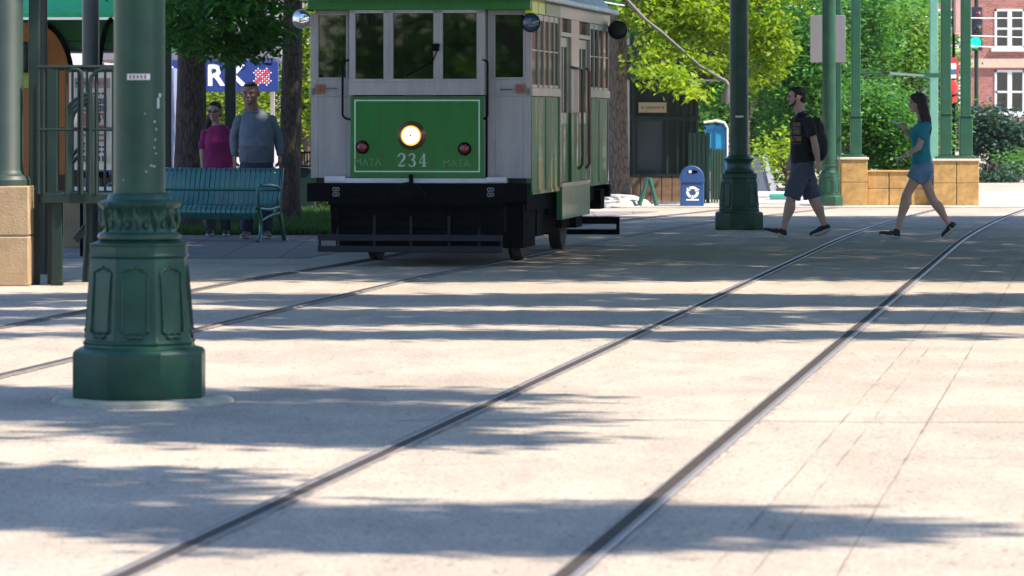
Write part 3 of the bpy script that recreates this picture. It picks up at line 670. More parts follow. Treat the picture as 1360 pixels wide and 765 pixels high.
# mirrors
def mirror(nm, x, y, z, r, mat, arm):
    a = MB(); a.tube(arm, .009, 6); a = a.build('mirror_arm', m_black, TR)
    q = MB(); q.ell((x, y, z), (r, .05, r), nu=24, nv=12); q.build('mirror', mat, a)
    rr_ = MB(); rr_.tube([(x+r*math.cos(t*.2618), y+.0, z+r*math.sin(t*.2618)) for t in range(25)], .009, 6); rr_.build('mirror_rim', m_tgrey if mat == m_chrome else m_black, a)
mirror('mirror', X(402.5), -.2, Z(25), .088, m_chrome, [(-1.05,.0,Z(14)),(X(408),-.15,Z(13)),(X(402.5),-.17,Z(20))])
mirror('mirror', X(709.5), -.2, Z(31), .085, M('dark_mirror', (.03,.05,.09), .08, .3, coat=1), [(1.0,.0,Z(22)),(X(704),-.15,Z(22)),(X(707),-.17,Z(28))])
mirror('mirror', 1.20, L-.1, wz(40, 51), .10, M('dark_disc', (.005,.02,.015), .5), [(1.08,L-.1,wz(36,51)),(1.2,L-.1,wz(38,51))])
# rear bumper and gear
rb = MB(); rb.box(-1.05, 1.20, L+.02, L+.12, .24, .32); rb.box(-1.05, 1.20, L+.02, L+.12, .12, .18); rb.box(-1.07, 1.10, L-.1, L+.1, .55, .69)
rb.box(.82, 1.05, L-.5, L-.1, .42, .64); rb.box(1.17, 1.20, L+.02, L+.1, .12, .32); rb.build('rear_bumper', m_black, TR, bevel=.005)
# ---------------------------------------------------------------- trees
RNG = np.random.default_rng(11)
def leaf_cloud(name, mat, parent, centres, n_per, spread, size, droop=.25, flat=.55, aspect=.55):
    C = np.repeat(np.asarray(centres, float), n_per, axis=0); N = len(C)
    C = C+RNG.normal(0, 1, (N, 3))*np.array([spread, spread, spread*flat])
    th = RNG.uniform(0, 2*np.pi, N); dz = RNG.normal(-droop, .35, N)
    D = np.stack([np.cos(th), np.sin(th), dz], 1); D /= np.linalg.norm(D, axis=1, keepdims=True)
    T = np.cross(D, np.array([0, 0, 1.])); T /= np.linalg.norm(T, axis=1, keepdims=True)
    r = RNG.normal(0, .6, N); Nn = np.cross(T, D); T = T*np.cos(r)[:, None]+Nn*np.sin(r)[:, None]; Nn = np.cross(T, D)
    s = size*RNG.uniform(.65, 1.3, N)[:, None]
    V = np.zeros((N, 4, 3)); V[:, 0] = C; V[:, 1] = C+D*s*.48+T*s*aspect*.5+Nn*s*.07; V[:, 2] = C+D*s; V[:, 3] = C+D*s*.48-T*s*aspect*.5+Nn*s*.07
    me = bpy.data.meshes.new(name); me.vertices.add(N*4); me.vertices.foreach_set('co', V.reshape(-1))
    idx = np.arange(N)[:, None]*4+np.array([0, 1, 2, 0, 2, 3]); me.loops.add(N*6); me.loops.foreach_set('vertex_index', idx.reshape(-1).astype(np.int32))
    me.polygons.add(N*2); me.polygons.foreach_set('loop_start', np.arange(0, N*6, 3, dtype=np.int32)); me.update(calc_edges=True)
    me.materials.append(mat); o = bpy.data.objects.new(name, me); COL.objects.link(o); o.parent = parent; return o
def ell_pts(c, r, n, lo=.35):
    v = RNG.normal(0, 1, (n, 3)); v /= np.linalg.norm(v, axis=1, keepdims=True); q = RNG.uniform(lo**3, 1, n)**(1/3)
    return np.asarray(c)+v*q[:, None]*np.asarray(r)
def trunk_mesh(mb, pts, rs, n=16, wob=.06):
    P_ = [Vector(p) for p in pts]; out = []; fine = []; fr_ = []
    for i in range(len(P_)-1):
        for q in range(5): t = q/5; fine.append(P_[i].lerp(P_[i+1], t)); fr_.append(rs[i]+(rs[i+1]-rs[i])*t)
    fine.append(P_[-1]); fr_.append(rs[-1]); ph = random.uniform(0, 6)
    for i, p in enumerate(fine):
        t = (fine[min(i+1, len(fine)-1)]-fine[max(0, i-1)]).normalized(); a = t.cross(Vector((0, 1, .01))).normalized(); b = t.cross(a)
        ring = []
        for k in range(n):
            w_ = 6.28318*k/n; f = 1+wob*math.sin(w_*3+ph+i*.35)+wob*.7*math.sin(w_*5-i*.5+ph)+random.uniform(-wob, wob)*.35
            ring.append(p+(a*math.cos(w_)+b*math.sin(w_))*fr_[i]*f)
        out.append(ring)
    mb.rings(out)
def tree(name, base, h_split, r0, clumps, label, leafm, barkm, size=.14, per=12, dens=1.0, group=None, lean=(0,0), spread=.22, lo=.35, droop=.25, limbs=True, aspect=.55, flat=.55):
    bx, by = base[0], base[1]; root = empty(name, (bx, by, 0)); tag(root, label, 'tree', group)
    mb = MB(); top = (lean[0], lean[1], h_split)
    trunk_mesh(mb, [(0,0,-.05),(0,0,.12),(lean[0]*.1,lean[1]*.1,.45),(lean[0]*.5,lean[1]*.5,h_split*.5),top], [r0*1.35,r0*1.15,r0*1.0,r0*.92,r0*.82], 20)
    mb.build('trunk', barkm, root, ang=60)
    cents = []
    lb_ = MB()
    for c, r, n in clumps:
        c = (c[0]-bx, c[1]-by, c[2]); cents.append(ell_pts(c, r, max(1, int(n*dens)), lo))
        if limbs:
            mid = ((top[0]*.55+c[0]*.45)+random.uniform(-.3,.3), (top[1]*.55+c[1]*.45)+random.uniform(-.3,.3), max(h_split, top[2]*.45+c[2]*.55+.2))
            trunk_mesh(lb_, [(top[0],top[1],top[2]-.15), mid, (c[0],c[1],c[2])], [r0*.5, r0*.28, r0*.1], 8, .04)
    if limbs and lb_.v: lb_.build('limbs', barkm, root, ang=60)
    leaf_cloud('crown', leafm, root, np.concatenate(cents), per, spread, size, droop, flat, aspect)
    return root
# crowns that shade the street, worked out from where the shade lies on the ground and the sun's direction
SX, SY = SUN.x/SUN.z, SUN.y/SUN.z
trunks_at = [(8.6, 22.5), (9.2, 33.0), (10.4, 44.5), (11.6, 56.5), (12.6, 66.0), (-6.4, 30.5)]
shade = {i: [] for i in range(len(trunks_at))}
def cast(x, y, z, r, n):
    c = (x+SX*z, y+SY*z, z); i = min(range(len(trunks_at)), key=lambda k: math.hypot(trunks_at[k][0]-c[0], (trunks_at[k][1]-c[1])))
    shade[i].append((c, r, n))
def region(d0, d1, x0, x1, dens, step=1.7, jit=.35, rad=1.25, skip=0., ry=None, zr=(6.2, 9.0)):
    y = d0+step*.4
    while y < d1-step*.2:
        x = x0(y) if callable(x0) else x0; xe = x1(y) if callable(x1) else x1
        x += random.uniform(0, step*.5)
        while x < xe:
            if random.random() >= skip:
                cast(x+random.uniform(-jit, jit), y+random.uniform(-jit, jit)*.6, random.uniform(*zr), (rad, ry or rad, .75), int(60*dens*random.uniform(.8, 1.2)))
            x += step
        y += step*.9
region(40.6, 64.5, -10, 9.0, 1.9, step=1.8)
region(32.2, 34.6, -6.5, 6.5, 1.0, step=1.2, rad=1.0, skip=.08, ry=.5)
region(35.2, 37.8, -6.5, 6.5, 1.1, step=1.2, rad=1.05, skip=.08, ry=.5)
region(30.0, 31.5, -6.5, 3.4, 1.0, step=1.2, rad=1.0, skip=.05, ry=.4)
region(20.5, 24.4, -7.0, -1.0, 1.0, step=1.1, rad=.85, ry=.42, skip=.13)
region(21.2, 23.2, -1.4, -.45, 1.1, step=.8, rad=.55, ry=.4)
region(24.0, 25.2, -9.0, -2.6, 1.2, step=1.1, rad=.8, ry=.5)
region(16.8, 19.7, -4.5, -1.35, 1.0, step=1.0, rad=.8, ry=.36, skip=.14)
region(15.7, 17.3, -1.6, .8, .8, step=.85, rad=.6, ry=.27, skip=.14)
region(16.1, 16.9, .6, 1.3, .5, step=.7, rad=.45, ry=.2)
gl_ = ['spreading street tree shading the near left of the roadway', 'spreading street tree shading the streaked band of roadway', 'dense street tree shading the tram and the couple',
       'dense street tree shading the walking pair', 'dense street tree shading the far crossing', 'street tree beside the lift platform casting streaky shade']
for i, (bx, by) in enumerate(trunks_at):
    if not shade[i]: continue
    limb = shade[i]
    tree('street_tree', (bx, by), 3.9, .24, limb, gl_[i], m_leafmid, m_bark2, size=.22, per=12, group='street trees over the roadway', spread=.20, lo=.1, limbs=False)

# the two dark trunks on the lawn with the low green crown, and the dark crown above
def P3(px, py, d): return (wx(px, d), d, wz(py, d))
cl = [(P3(px, py, d), (rx, .9, rz), n) for px, py, d, rx, rz, n in
      ((240,20,55,.55,.32,46),(285,12,55.5,.5,.35,50),(320,18,56,.45,.35,50),(350,25,56.5,.30,.32,36),(228,45,55,.30,.22,24),(258,52,55.3,.28,.16,16),(292,55,56,.30,.20,26),(335,58,56.3,.28,.16,22),(312,70,56,.18,.10,8),(362,48,56.8,.16,.12,9),
       (250,-40,56,1.2,.5,90),(340,-40,57,1.2,.5,90))]
tree('shade_tree', (wx(250,57.2), 57.2), 2.9, .205, cl, 'thick rough-barked tree behind the bench with low dark leaves', m_leafdark, m_bark, size=.12, per=15, spread=.10, lo=.2, lean=(.05,0), droop=.5, aspect=.42)
tree('shade_tree', (wx(384,61.5), 61.5), 3.6, .15, [((wx(384,61.5)+dx, 61.5+dy, 4.6+dz), (1.6,1.6,.8), 90) for dx, dy, dz in ((0,0,0),(-1.5,.5,.5),(1.4,-.4,.6),(0,-1.4,.9))],
     'slimmer dark trunk between the standing man and the tram', m_leafdark, m_bark, size=.16, per=12, lean=(.06,0))
# the bright yellow-green tree behind the tram
bt = [(P3(px, py, d), (rx, .8, rz), n) for px, py, d, rx, rz, n in
      ((862,20,72,.30,.35,30),(893,28,72,.42,.40,52),(925,22,71.5,.45,.42,54),(955,30,72,.40,.45,46),(905,68,71.5,.36,.24,26),(870,62,71,.32,.24,22),(880,98,70.5,.32,.18,22),(905,112,70.3,.30,.15,20),(862,88,70.8,.25,.16,14),(935,82,71.5,.26,.18,12),
       (1010,22,72.5,.42,.45,56),(1032,55,72.5,.26,.42,40),(1000,62,72.5,.28,.30,22),(1022,92,72.3,.22,.22,18),(1000,105,72.3,.14,.16,8),(925,122,70.3,.14,.08,6),(848,18,72,.22,.2,12),(975,70,72.8,.3,.4,22),
       (900,-40,72,1.6,.6,110),(1010,-30,72.5,1.2,.6,70))]
btree = tree('plaza_tree', (wx(822,72.6), 72.6), 3.1, .172, bt, 'sunlit yellow-green tree with grey trunk behind the tram', m_leafbright, m_bark2, size=.125, per=13, spread=.10, lo=.15, droop=.55, lean=(-.02,0), limbs=False, aspect=.5)
lim = MB()
for pts, rs in (([(826,20,72.6),(845,5,72.3),(870,-10,72)],[.09,.06,.05]), ([(828,30,72.5),(846,12,72.2),(868,18,71.6)],[.07,.04,.03]), ([(838,10,72.4),(850,35,71.8),(868,60,71.2),(885,90,70.8)],[.05,.04,.03,.012]), ([(850,35,71.8),(880,60,71.5),(905,75,71.4),(925,80,71.4)],[.03,.024,.016,.01]), ([(868,60,71.2),(880,85,70.8),(905,108,70.4),(930,125,70.3)],[.022,.016,.012,.006]), ([(826,0,72.6),(900,-30,72.5),(1000,-20,72.5),(1025,60,72.5)],[.09,.07,.05,.015])):
    trunk_mesh(lim, [P3(*p) for p in pts], rs, 8, .05)
lo_ = lim.build('limbs', m_bark2, btree, ang=60); lo_.matrix_parent_inverse = Matrix.Translation((-wx(822,72.6), -72.6, 0))
# background trees beyond the shelter wall
def bgtree(px, d, wpx, top, bot, n, label, mat, size=.3, per=10, zsplit=1.2, name='park_tree', r0=.2, spread=.3, lo=.5):
    x = wx(px, d); hw_ = wpx*d/12000; z0, z1 = wz(bot, d), wz(top, d); zc = (z0+z1)/2; rz = (z1-z0)/2
    cl = []
    for k in range(9):
        a = random.uniform(0, 6.28); q = random.uniform(.25, .75)
        cl.append(((x+math.cos(a)*hw_*q, d+random.uniform(-.8, .8), zc+math.sin(a)*rz*q), (hw_*.45, hw_*.4, rz*.36), n//9))
    return tree(name, (x, d), max(.4, min(zsplit, zc)), r0, cl, label, mat, m_bark, size=size*.72, per=int(per*1.7), group='trees beyond the shelter', spread=spread, lo=lo, limbs=True)
bgtree(985, 92, 150, -60, 215, 620, 'dark leafy tree just right of the near dark column', m_leafmid, .16, 16)
bgtree(1060, 86, 110, -50, 240, 620, 'full green tree behind the walking man', m_leafmid, .15, 16)
bgtree(1125, 95, 130, -40, 235, 640, 'dense green tree behind the pair of grey sign backs', m_leafmid, .16, 16)
bgtree(1185, 88, 120, 95, 240, 620, 'deep green tree behind the walking woman', m_leafmid, .14, 16)
bgtree(1195, 98, 120, 5, 120, 520, 'sunlit pale green treetop above the walking woman', M_leaf('leaf_sunny_green', (.09,.22,.04), (.20,.36,.08), .5), .17, 16)
bgtree(1246, 96, 9, 60, 205, 80, 'thin light green tree between the shelter posts', m_leafmid, .15, 13)
bgtree(1324, 110, 84, 142, 215, 380, 'dark blue-green spreading tree before the brick building', m_leafblue, .18, 14, name='dark_tree')
bgtree(1316, 96, 52, 228, 278, 240, 'low dark bush at the foot of the brick building', m_leafblue, .14, 13, .4, name='bush', r0=.08)
bgtree(1355, 104, 40, 210, 232, 90, 'small leafy bush hanging over the spiked fence', m_leafmid, .16, 10, name='bush', r0=.05)
bgtree(1045, 78, 34, 178, 240, 60, 'small pale bush left of the walking man', m_leafbright, .14, 10, .5, name='bush', r0=.03)
# trees seen between the left trunks and beside the tram
bgtree(300, 96, 190, 60, 210, 420, 'sunlit shrub tree behind the couple and the blue sign', m_leafbright, .15, 12, name='park_tree')
bgtree(403, 84, 60, -30, 190, 300, 'sunlit yellow-green tree left of the tram', m_leafbright, .15, 13)
# woods: far mass
wood = empty('distant_wood', (0, 0, 0)); bpy.data.objects.remove(wood)
cts = []
for k in range(70):
    px = random.uniform(860, 1165); d = random.uniform(118, 135); cts.append(ell_pts((wx(px, d), d, random.uniform(.5, 7.0)), (2.0, 1.5, 1.2), 60, .3))
o = leaf_cloud('distant_wood', m_leafmid, None, np.concatenate(cts), 9, .35, .34); tag(o, 'far mass of green woodland behind the park trees', 'wood', kind='stuff')

# ---------------------------------------------------------------- far setting on the right
m_brick = M_blocks('red_brick', (.36,.115,.085), (.42,.33,.29), .23, .076, .010, .25)
m_brick2 = M_blocks('orange_brick', (.48,.17,.085), (.46,.32,.24), .23, .076, .010, .22)
m_band = M('cast_stone_band', (.60,.44,.34), .8, var=.1)
m_winglass = M_glass('building_glass', (.35,.45,.5), .04, 1.9)
BD = 190; bd = empty('brick_building', (wx(1290, BD), BD, 0)); tag(bd, 'red brick building with white sash windows and stone band', 'building')
z_ = lambda py: wz(py, BD)
wins = [(1321, 1361, 12, 64), (1321, 1361, 93, 151), (1400, 1440, 12, 64), (1400, 1440, 93, 151), (1236, 1276, 12, 64), (1236, 1276, 93, 151)]
def wall_with_holes(mb, x0, x1, z0, z1, holes, y0, y1):
    xs_ = sorted({x0, x1}|{h[0] for h in holes}|{h[1] for h in holes}); zs_ = sorted({z0, z1}|{h[2] for h in holes}|{h[3] for h in holes})
    for i in range(len(xs_)-1):
        for j in range(len(zs_)-1):
            cx_, cz_ = (xs_[i]+xs_[i+1])/2, (zs_[j]+zs_[j+1])/2
            if cx_ < x0 or cx_ > x1 or cz_ < z0 or cz_ > z1 or any(h[0] < cx_ < h[1] and h[2] < cz_ < h[3] for h in holes): continue
            mb.box(xs_[i], xs_[i+1], y0, y1, zs_[j], zs_[j+1])
ox = wx(1290, BD); XX = lambda px: wx(px, BD)-ox
holes = [(XX(a), XX(b), z_(d), z_(c)) for a, b, c, d in wins]
w1 = MB(); wall_with_holes(w1, XX(1180), 26, z_(78), 14, [(a, b, max(c, z_(78)), d) for a, b, c, d in holes if d > z_(78)], 0, .4)
w1.build('upper_wall', m_brick, bd)
w2 = MB(); wall_with_holes(w2, XX(1180), 26, z_(158), z_(90), [h for h in holes if h[3] < z_(88)], 0, .4); w2.build('middle_wall', m_brick, bd)
w3 = MB(); w3.box(XX(1180), 26, -.02, .4, 0, z_(180)); w3.box(XX(1180), 26, -.0, .4, z_(172), z_(165)); w3.build('lower_wall', m_brick2, bd)
w4 = MB(); w4.box(XX(1180), 26, -.12, .4, z_(90), z_(78)); w4.box(XX(1180), 26, -.10, .4, z_(180), z_(172)); w4.box(XX(1180), 26, -.06, .4, z_(165), z_(158)); w4.build('stone_band', m_band, bd)
w5 = MB(); w5.box(XX(1180), 26, .4, 12, 0, 14); w5.build('back_wall', m_brick, bd)
m_wwhite = M('window_white', (.72,.74,.75), .5, var=.05)
for a, b, c, d in holes:
    f = MB(); mx = (a+b)/2
    f.box(a, a+.09, -.03, .15, c, d); f.box(b-.09, b, -.03, .15, c, d); f.box(a, b, -.03, .15, d-.09, d); f.box(a, b, -.03, .15, c, c+.09)
    f.box(mx-.09, mx+.09, -.02, .12, c+.09, d-.09); f.box(a+.09, b-.09, -.01, .10, (c+d)/2-.04, (c+d)/2+.04); f.box(a-.15, b+.15, -.16, .0, c-.14, c)
    fo = f.build('window', m_wwhite, bd); p = MB(); p.box(a+.09, b-.09, .16, .18, c, d); p.build('pane', m_winglass, fo, smooth=False)
    q = MB(); q.box(a+.1, b-.1, .22, .24, c+(d-c)*.35, d); q.build('blind', M('window_blind', (.6,.62,.6), .8) if a == holes[0][0] and d == holes[0][3] else bpy.data.materials['window_blind'], fo, smooth=False)
# dark grey building peeping out over the sunny tree
gb_ = MB(); 
o = MB().box(wx(1206,175), wx(1238,175), 175, 182, 0, 9).box(wx(1195,175), wx(1245,175), 174.8, 182.2, 9, 9.4)
for k in range(4): o.box(wx(1208+8*k,175), wx(1212+8*k,175), 174.85, 175, 5, 8.5)
tag(o.build('office_tower', M('slate_cladding', (.14,.15,.20), .5)), 'slate grey building top glimpsed above the pale green tree', 'building')

# shelter: sandstone piers, low wall, posts
SD = 71.4
def pier(px0, px1, top, label, joints=2):
    x0, x1 = wx(px0, SD), wx(px1, SD); r = empty('stone_pier', ((x0+x1)/2, SD, .022)); tag(r, label, 'stone pier')
    h = wz(top, SD)-.022; w_ = (x1-x0)/2; b = MB(); g_ = .006
    for i in range(joints):
        for j in range(2):
            xa = -w_+2*w_*i/joints; xb = -w_+2*w_*(i+1)/joints; b.box(xa+(g_ if i else 0), xb-(g_ if i < joints-1 else 0), -.02, .6, h*.5*j+(g_ if j else 0), h*.5*(j+1))
    b.build('stone_block', m_stone, r, bevel=.008)
    c = MB(); c.box(-w_-.02, w_+.02, -.04, .62, h, h+.035); c.build('cap', m_cap, r, bevel=.006)
    bk = MB(); bk.box(-w_+.01, w_-.01, .0, .58, 0, h-.01); bk.build('core', m_joint, r)
    return r, h
pA, hA = pier(1117, 1152, 212, 'orange sandstone pier behind the walking man', 1)
pB, hB = pier(1240, 1300, 214, 'long orange sandstone pier carrying two green posts')
lw_ = empty('low_wall', (wx(1152, SD), SD+.1, .022)); tag(lw_, 'low orange sandstone wall behind the walking woman', 'wall')
Wd = wx(1240, SD)-wx(1152, SD)-.012; h = wz(229, SD)-.022; b = MB(); n = 3
for i in range(n):
    for j in range(2): b.box(.008+Wd*i/n+.005, Wd*(i+1)/n-.005, 0, .4, h*.5*j+(.006 if j else 0), h*.5*(j+1))
b.build('stone_block', m_stone, lw_, bevel=.008); b = MB(); b.box(.02, Wd-.01, .02, .38, 0, h-.01); b.build('core', m_joint, lw_); b = MB(); b.box(.008, Wd, -.02, .42, h, h+.03); b.build('cap', m_stone, lw_, bevel=.005)
def post(px, wpx, d, base_z, label, H=6.5, wide_to=None, w2=None, collar=True, mat=None):
    r = empty('shelter_post', (wx(px, d), d, base_z)); tag(r, label, 'post', 'green posts of the shelter'); hw_ = wpx*d/12000; mat = mat or m_colgreen2
    b = MB(); b.box(-hw_, hw_, -hw_, hw_, 0, H-base_z); b.build('shaft', mat, r, bevel=.012)
    if wide_to:
        hw2 = w2*d/12000; zt = wz(wide_to, d)-base_z; c = MB(); c.box(-hw2, hw2, -hw2, hw2, 0, zt); c.build('sleeve', mat, r, bevel=.012)
        c = MB(); c.box(-hw2-.012, hw2+.012, -hw2-.012, hw2+.012, zt, zt+.02); c.build('collar', mat, r, bevel=.004)
    return r
za = .022+hA+.035; zb = .022+hB+.035
def baseplate(px0, px1, d, z0, top, label):
    b = MB(); b.box(wx(px0,d), wx(px1,d), d-.14, d+.18, z0, wz(top,d)-.01); b.box(wx(px0,d)+.04, wx(px1,d)-.04, d-.10, d+.14, wz(top,d)-.01, wz(top,d)+.01)
    tag(b.build('post_base', m_colgreen2, bevel=.008), label, 'post base')
baseplate(1113, 1150, SD+.3, za, 206, 'green steel base on the pier behind the man'); baseplate(1243, 1297, SD+.3, zb, 207, 'long green steel base on the right pier')
zpa, zpb = wz(206,SD+.3)+.01, wz(207,SD+.3)+.01
post(1136.5, 12, SD+.3, zpa, 'green square post on the pier behind the man', wide_to=155, w2=14.5)
post(1256, 13, SD+.3, zpb, 'green square post on the long pier nearer the woman', wide_to=152, w2=14.5)
post(1282.5, 13, SD+.3, zpb, 'thicker sleeved green post on the long pier nearer the bricks', wide_to=155, w2=17)
post(1240, 11, 84, 0, 'paler green post standing behind the walking woman', mat=M('pale_green_paint', (.12,.30,.22), .5))
post(1113.5, 7, 73.2, .022, 'thin green sign post beside the distant column', H=5.2)
sg = MB(); sg.box(wx(1076,73), wx(1123,73), 73.03, 73.05, wz(83,73), wz(20.5,73)); tag(sg.build('sign_plate', M('grey_sign_back', (.22,.22,.25), .6, .2, .06), bevel=.006), 'blank grey sign plate behind the distant column', 'sign')
rl = MB(); rl.tube([(wx(1143,72),72,wz(97,72)),(wx(1180,72),72,wz(97.2,72)),(wx(1234,82),82,wz(101,82))], .022, 8); rl.box(wx(1226,81),wx(1240,82.5),80.6,82,wz(103.5,82),wz(98,82))
tag(rl.build('cross_pipe', m_colgreen2), 'thin horizontal green pipe left of the pale post', 'pipe')
for k, (pa, pb) in enumerate((((1034,24),(1262,48)), ((1036,37.5),(1330,66)), ((1240,20),(1400,24)))):
    d = 104; A_ = Vector((wx(pa[0]-300,d), d, wz(pa[1]-(pb[1]-pa[1])/(pb[0]-pa[0])*300,d))) ; B_ = Vector((wx(pb[0]+200,d), d, wz(pb[1]+(pb[1]-pa[1])/(pb[0]-pa[0])*200,d)))
    if k == 0: A_ = Vector((wx(700,d),d,wz(-8,d)))
    t_ = MB(); t_.tube([A_.lerp(B_, i/14)-Vector((0,0,.35*math.sin(i/14*math.pi)-.3)) for i in range(15)], .013, 5)
    tag(t_.build('overhead_wire', m_white), ['upper pale overhead wire crossing the green trees','lower pale overhead wire crossing the green trees','overhead wire crossing the upper brick windows'][k], 'wire', 'overhead wires')
# traffic signals
m_sigblk = M('signal_housing', (.02,.022,.045), .5)
ts = empty('traffic_signal', (wx(1298, 138), 138, 0)); tag(ts, 'dark traffic signal showing a green light against the brick', 'traffic signal')
zt = lambda py: wz(py, 138); hw_ = 7*138/6000
b = MB(); b.box(-hw_, hw_, 0, .22, zt(67.5), zt(9)); b.build('housing', m_sigblk, ts, bevel=.02)
for py, mt in ((20, M('unlit_red_lens', (.25,.06,.08), .3)), (39, M('unlit_amber_lens', (.05,.04,.03), .3)), (56.5, M_emit('green_signal', (.01,.80,.30), 1.4))):
    l_ = MB(); rr_ = .17 if py > 50 else .10; cx_ = -.06 if py > 50 else .02
    l_.ell((cx_, -.03, zt(py)), (rr_, .05, rr_), nu=20, nv=8); lo2 = l_.build('lens', mt, ts)
    v = MB(); v.tube([(cx_+(rr_+.02)*math.cos(t_), -.10, zt(py)+(rr_+.02)*math.sin(t_)) for t_ in [i*math.pi/10 for i in range(11)]], .02, 6); v.build('visor', m_sigblk, lo2)
b = MB(); b.tube([(0,.3,0),(0,.3,7.2)], .07, 10); b.tube([(0,.1,zt(30)),(0,.3,zt(30))], .03, 6); b.build('mast', m_dkgreen, ts)
rs_ = empty('road_sign', (wx(1267, 92), 92, 0)); tag(rs_, 'red and white sign with red oval between two green posts', 'sign')
zt = lambda py: wz(py, 92); k_ = 92/6000
b = MB(); b.rings([[(p[0], y, p[1]) for p in ((-5*k_,zt(104)),(6*k_,zt(104)),(6*k_,zt(82)),(2*k_,zt(76)),(-3*k_,zt(76)),(-5*k_,zt(80)))] for y in (0,.03)]); b.build('panel', M('red_sign_paint', (.55,.05,.06), .5), rs_)
b = MB(); b.box(-4*k_, 3*k_, -.006, -.001, zt(92), zt(84)); b.box(-4*k_, 3*k_, -.006, -.001, zt(104), zt(99)); b.build('white_field', m_white, rs_, smooth=False)
b = MB(); b.box(-4*k_, 3*k_, -.007, -.001, zt(98.5), zt(92.5)); b.build('blue_field', M('sign_blue', (.05,.14,.28), .5), rs_, smooth=False)
b = MB(); b.ell((0, .01, zt(116)), (6*k_, .02, 10*k_), nu=20, nv=10); b.build('red_oval', M('pinkish_red_paint', (.75,.06,.06), .4), rs_)
b = MB(); b.rings([[(p[0], y, p[1]) for p in ((-2*k_,zt(138)),(4*k_,zt(134)),(5*k_,zt(127)),(-2*k_,zt(129)))] for y in (0,.03)]); b.build('red_tab', bpy.data.materials['pinkish_red_paint'], rs_)
b = MB(); b.tube([(0,.06,0),(0,.06,zt(-20))], .03, 8); b.build('pole', m_black, rs_)
ps = MB(); ps.box(wx(1265,92), wx(1277,92), 91.5, 91.8, wz(44,92), wz(-10,92)); ps.box(wx(1264,92), wx(1277,92), 91.45, 91.5, wz(47,92), wz(44,92)); tag(ps.build('signal_box', M('pinkish_metal', (.55,.32,.28), .6), bevel=.02), 'pinkish metal box between the two shelter posts', 'box')
# far railing by the brick building
fn = empty('iron_fence', (wx(1336, 100), 100, 0)); tag(fn, 'blue-grey fence panel with dark spiked rails before the brick building', 'fence')
k_ = 100/6000; zt = lambda py: wz(py, 100)
b = MB(); b.box(0, 5*k_, 0, .1, 0, zt(243)); b.box(24*k_, 34*k_, 0, .1, 0, zt(243)); b.box(-1*k_, 34*k_, -.02, .12, zt(243), zt(239)); b.box(5*k_, 24*k_, 0, .05, zt(253), zt(249)); b.box(5*k_, 24*k_, 0, .05, 0, .05)
for i in range(6): b.box((7+3*i)*k_, (8.3+3*i)*k_, .02, .05, .05, zt(250))
b.build('frame', M('blue_grey_paint', (.16,.20,.30), .6), fn)
for i in range(5): s_ = MB(); s_.tube([((2+i*4.4)*k_, .05, zt(243)), ((2+i*4.4)*k_, .05, zt(230))], [.02,.012], 6); s_.build('spike', m_black, fn)

# ---------------------------------------------------------------- kiosk and the plaza behind the tram
KD = 74.2; kz = lambda py: wz(py, KD)-.022; kx0 = wx(836, KD)
ki = empty('kiosk', (kx0, KD, .022)); tag(ki, 'dark green kiosk with grey panel and timber base behind the tram', 'kiosk'); K = lambda px: wx(px, KD)-kx0
m_kiosk = M('kiosk_dark_paint', (.010,.018,.022), .4, var=.3); m_panel = M('frosted_grey_panel', (.055,.065,.08), .35, var=.12)
b = MB(); wall_with_holes(b, K(836), K(928), kz(232), kz(50), [(K(846), K(880), kz(226), kz(160))], 0, .1); b.box(K(836), K(928), .12, 3, 0, kz(50))
b.build('wall', m_kiosk, ki); b = MB(); b.box(K(846), K(880), .04, .07, kz(226), kz(160)); b.build('window', m_panel, ki, smooth=False)
b = MB()
for px in (840, 884, 898, 906, 916, 924): b.box(K(px), K(px+3.5), -.05, 0, kz(232), kz(60))
b.box(K(836), K(930), -.06, 0, kz(160), kz(154)); b.build('frame', m_dkgreen, ki, bevel=.006)
b = MB(); n = 5
for i in range(n): b.box(K(836)+(K(906)-K(836))*i/n+.006, K(836)+(K(906)-K(836))*(i+1)/n-.006, -.09, 0, 0, kz(234))
b.build('timber_base', M('weathered_timber', (.20,.12,.075), .8, var=.35, stretch=(1,1,4)), ki, bevel=.006)
b = MB(); b.box(K(836), K(907), -.10, 0, kz(234), kz(231)); b.build('ledge', m_dkgreen, ki)
b = MB(); b.box(K(820), K(968), -.5, 3.2, kz(106), kz(86)); b.box(K(826), K(962), -.3, 3, kz(86), kz(60)); b.build('roof', m_kiosk, ki, bevel=.02)
b = MB(); b.box(K(848), K(885), -.09, -.06, kz(149.5), kz(136)); pl = b.build('plaque', M('cream_plaque', (.52,.43,.26), .5), ki, bevel=.004)
b = MB()
for px in (853, 880): b.disc((K(px), kz(143)), .02, -.092, -.10, 10)
for q in range(8): b.box(K(858+2.4*q), K(859.6+2.4*q), -.0925, -.0902, kz(144.5), kz(141.5))
b.build('plaque_mark', M('plaque_brown', (.25,.13,.06), .5), pl)
def slats(px0, px1, top, d, label):
    r = empty('slatted_screen', (wx(px0, d), d, .022)); tag(r, label, 'screen'); W_ = wx(px1, d)-wx(px0, d); h_ = wz(top, d)-.022; n = max(5, int(W_/.065)); b = MB()
    for i in range(n): b.box(W_*i/n+.005, W_*(i+1)/n-.005, -.02, .02, 0, h_)
    b.build('slats', M('slat_green', (.022,.065,.045), .6) if 'slat_green' not in bpy.data.materials else bpy.data.materials['slat_green'], r, bevel=.004); b = MB(); b.box(0, W_, .021, .05, .05, h_-.04); b.build('backing', m_dkgreen, r)
slats(914, 943, 176.5, 73.4, 'taller dark green slatted screen behind the blue bin'); slats(943.5, 962, 197, 73.6, 'shorter dark green slatted screen left of the dark column')
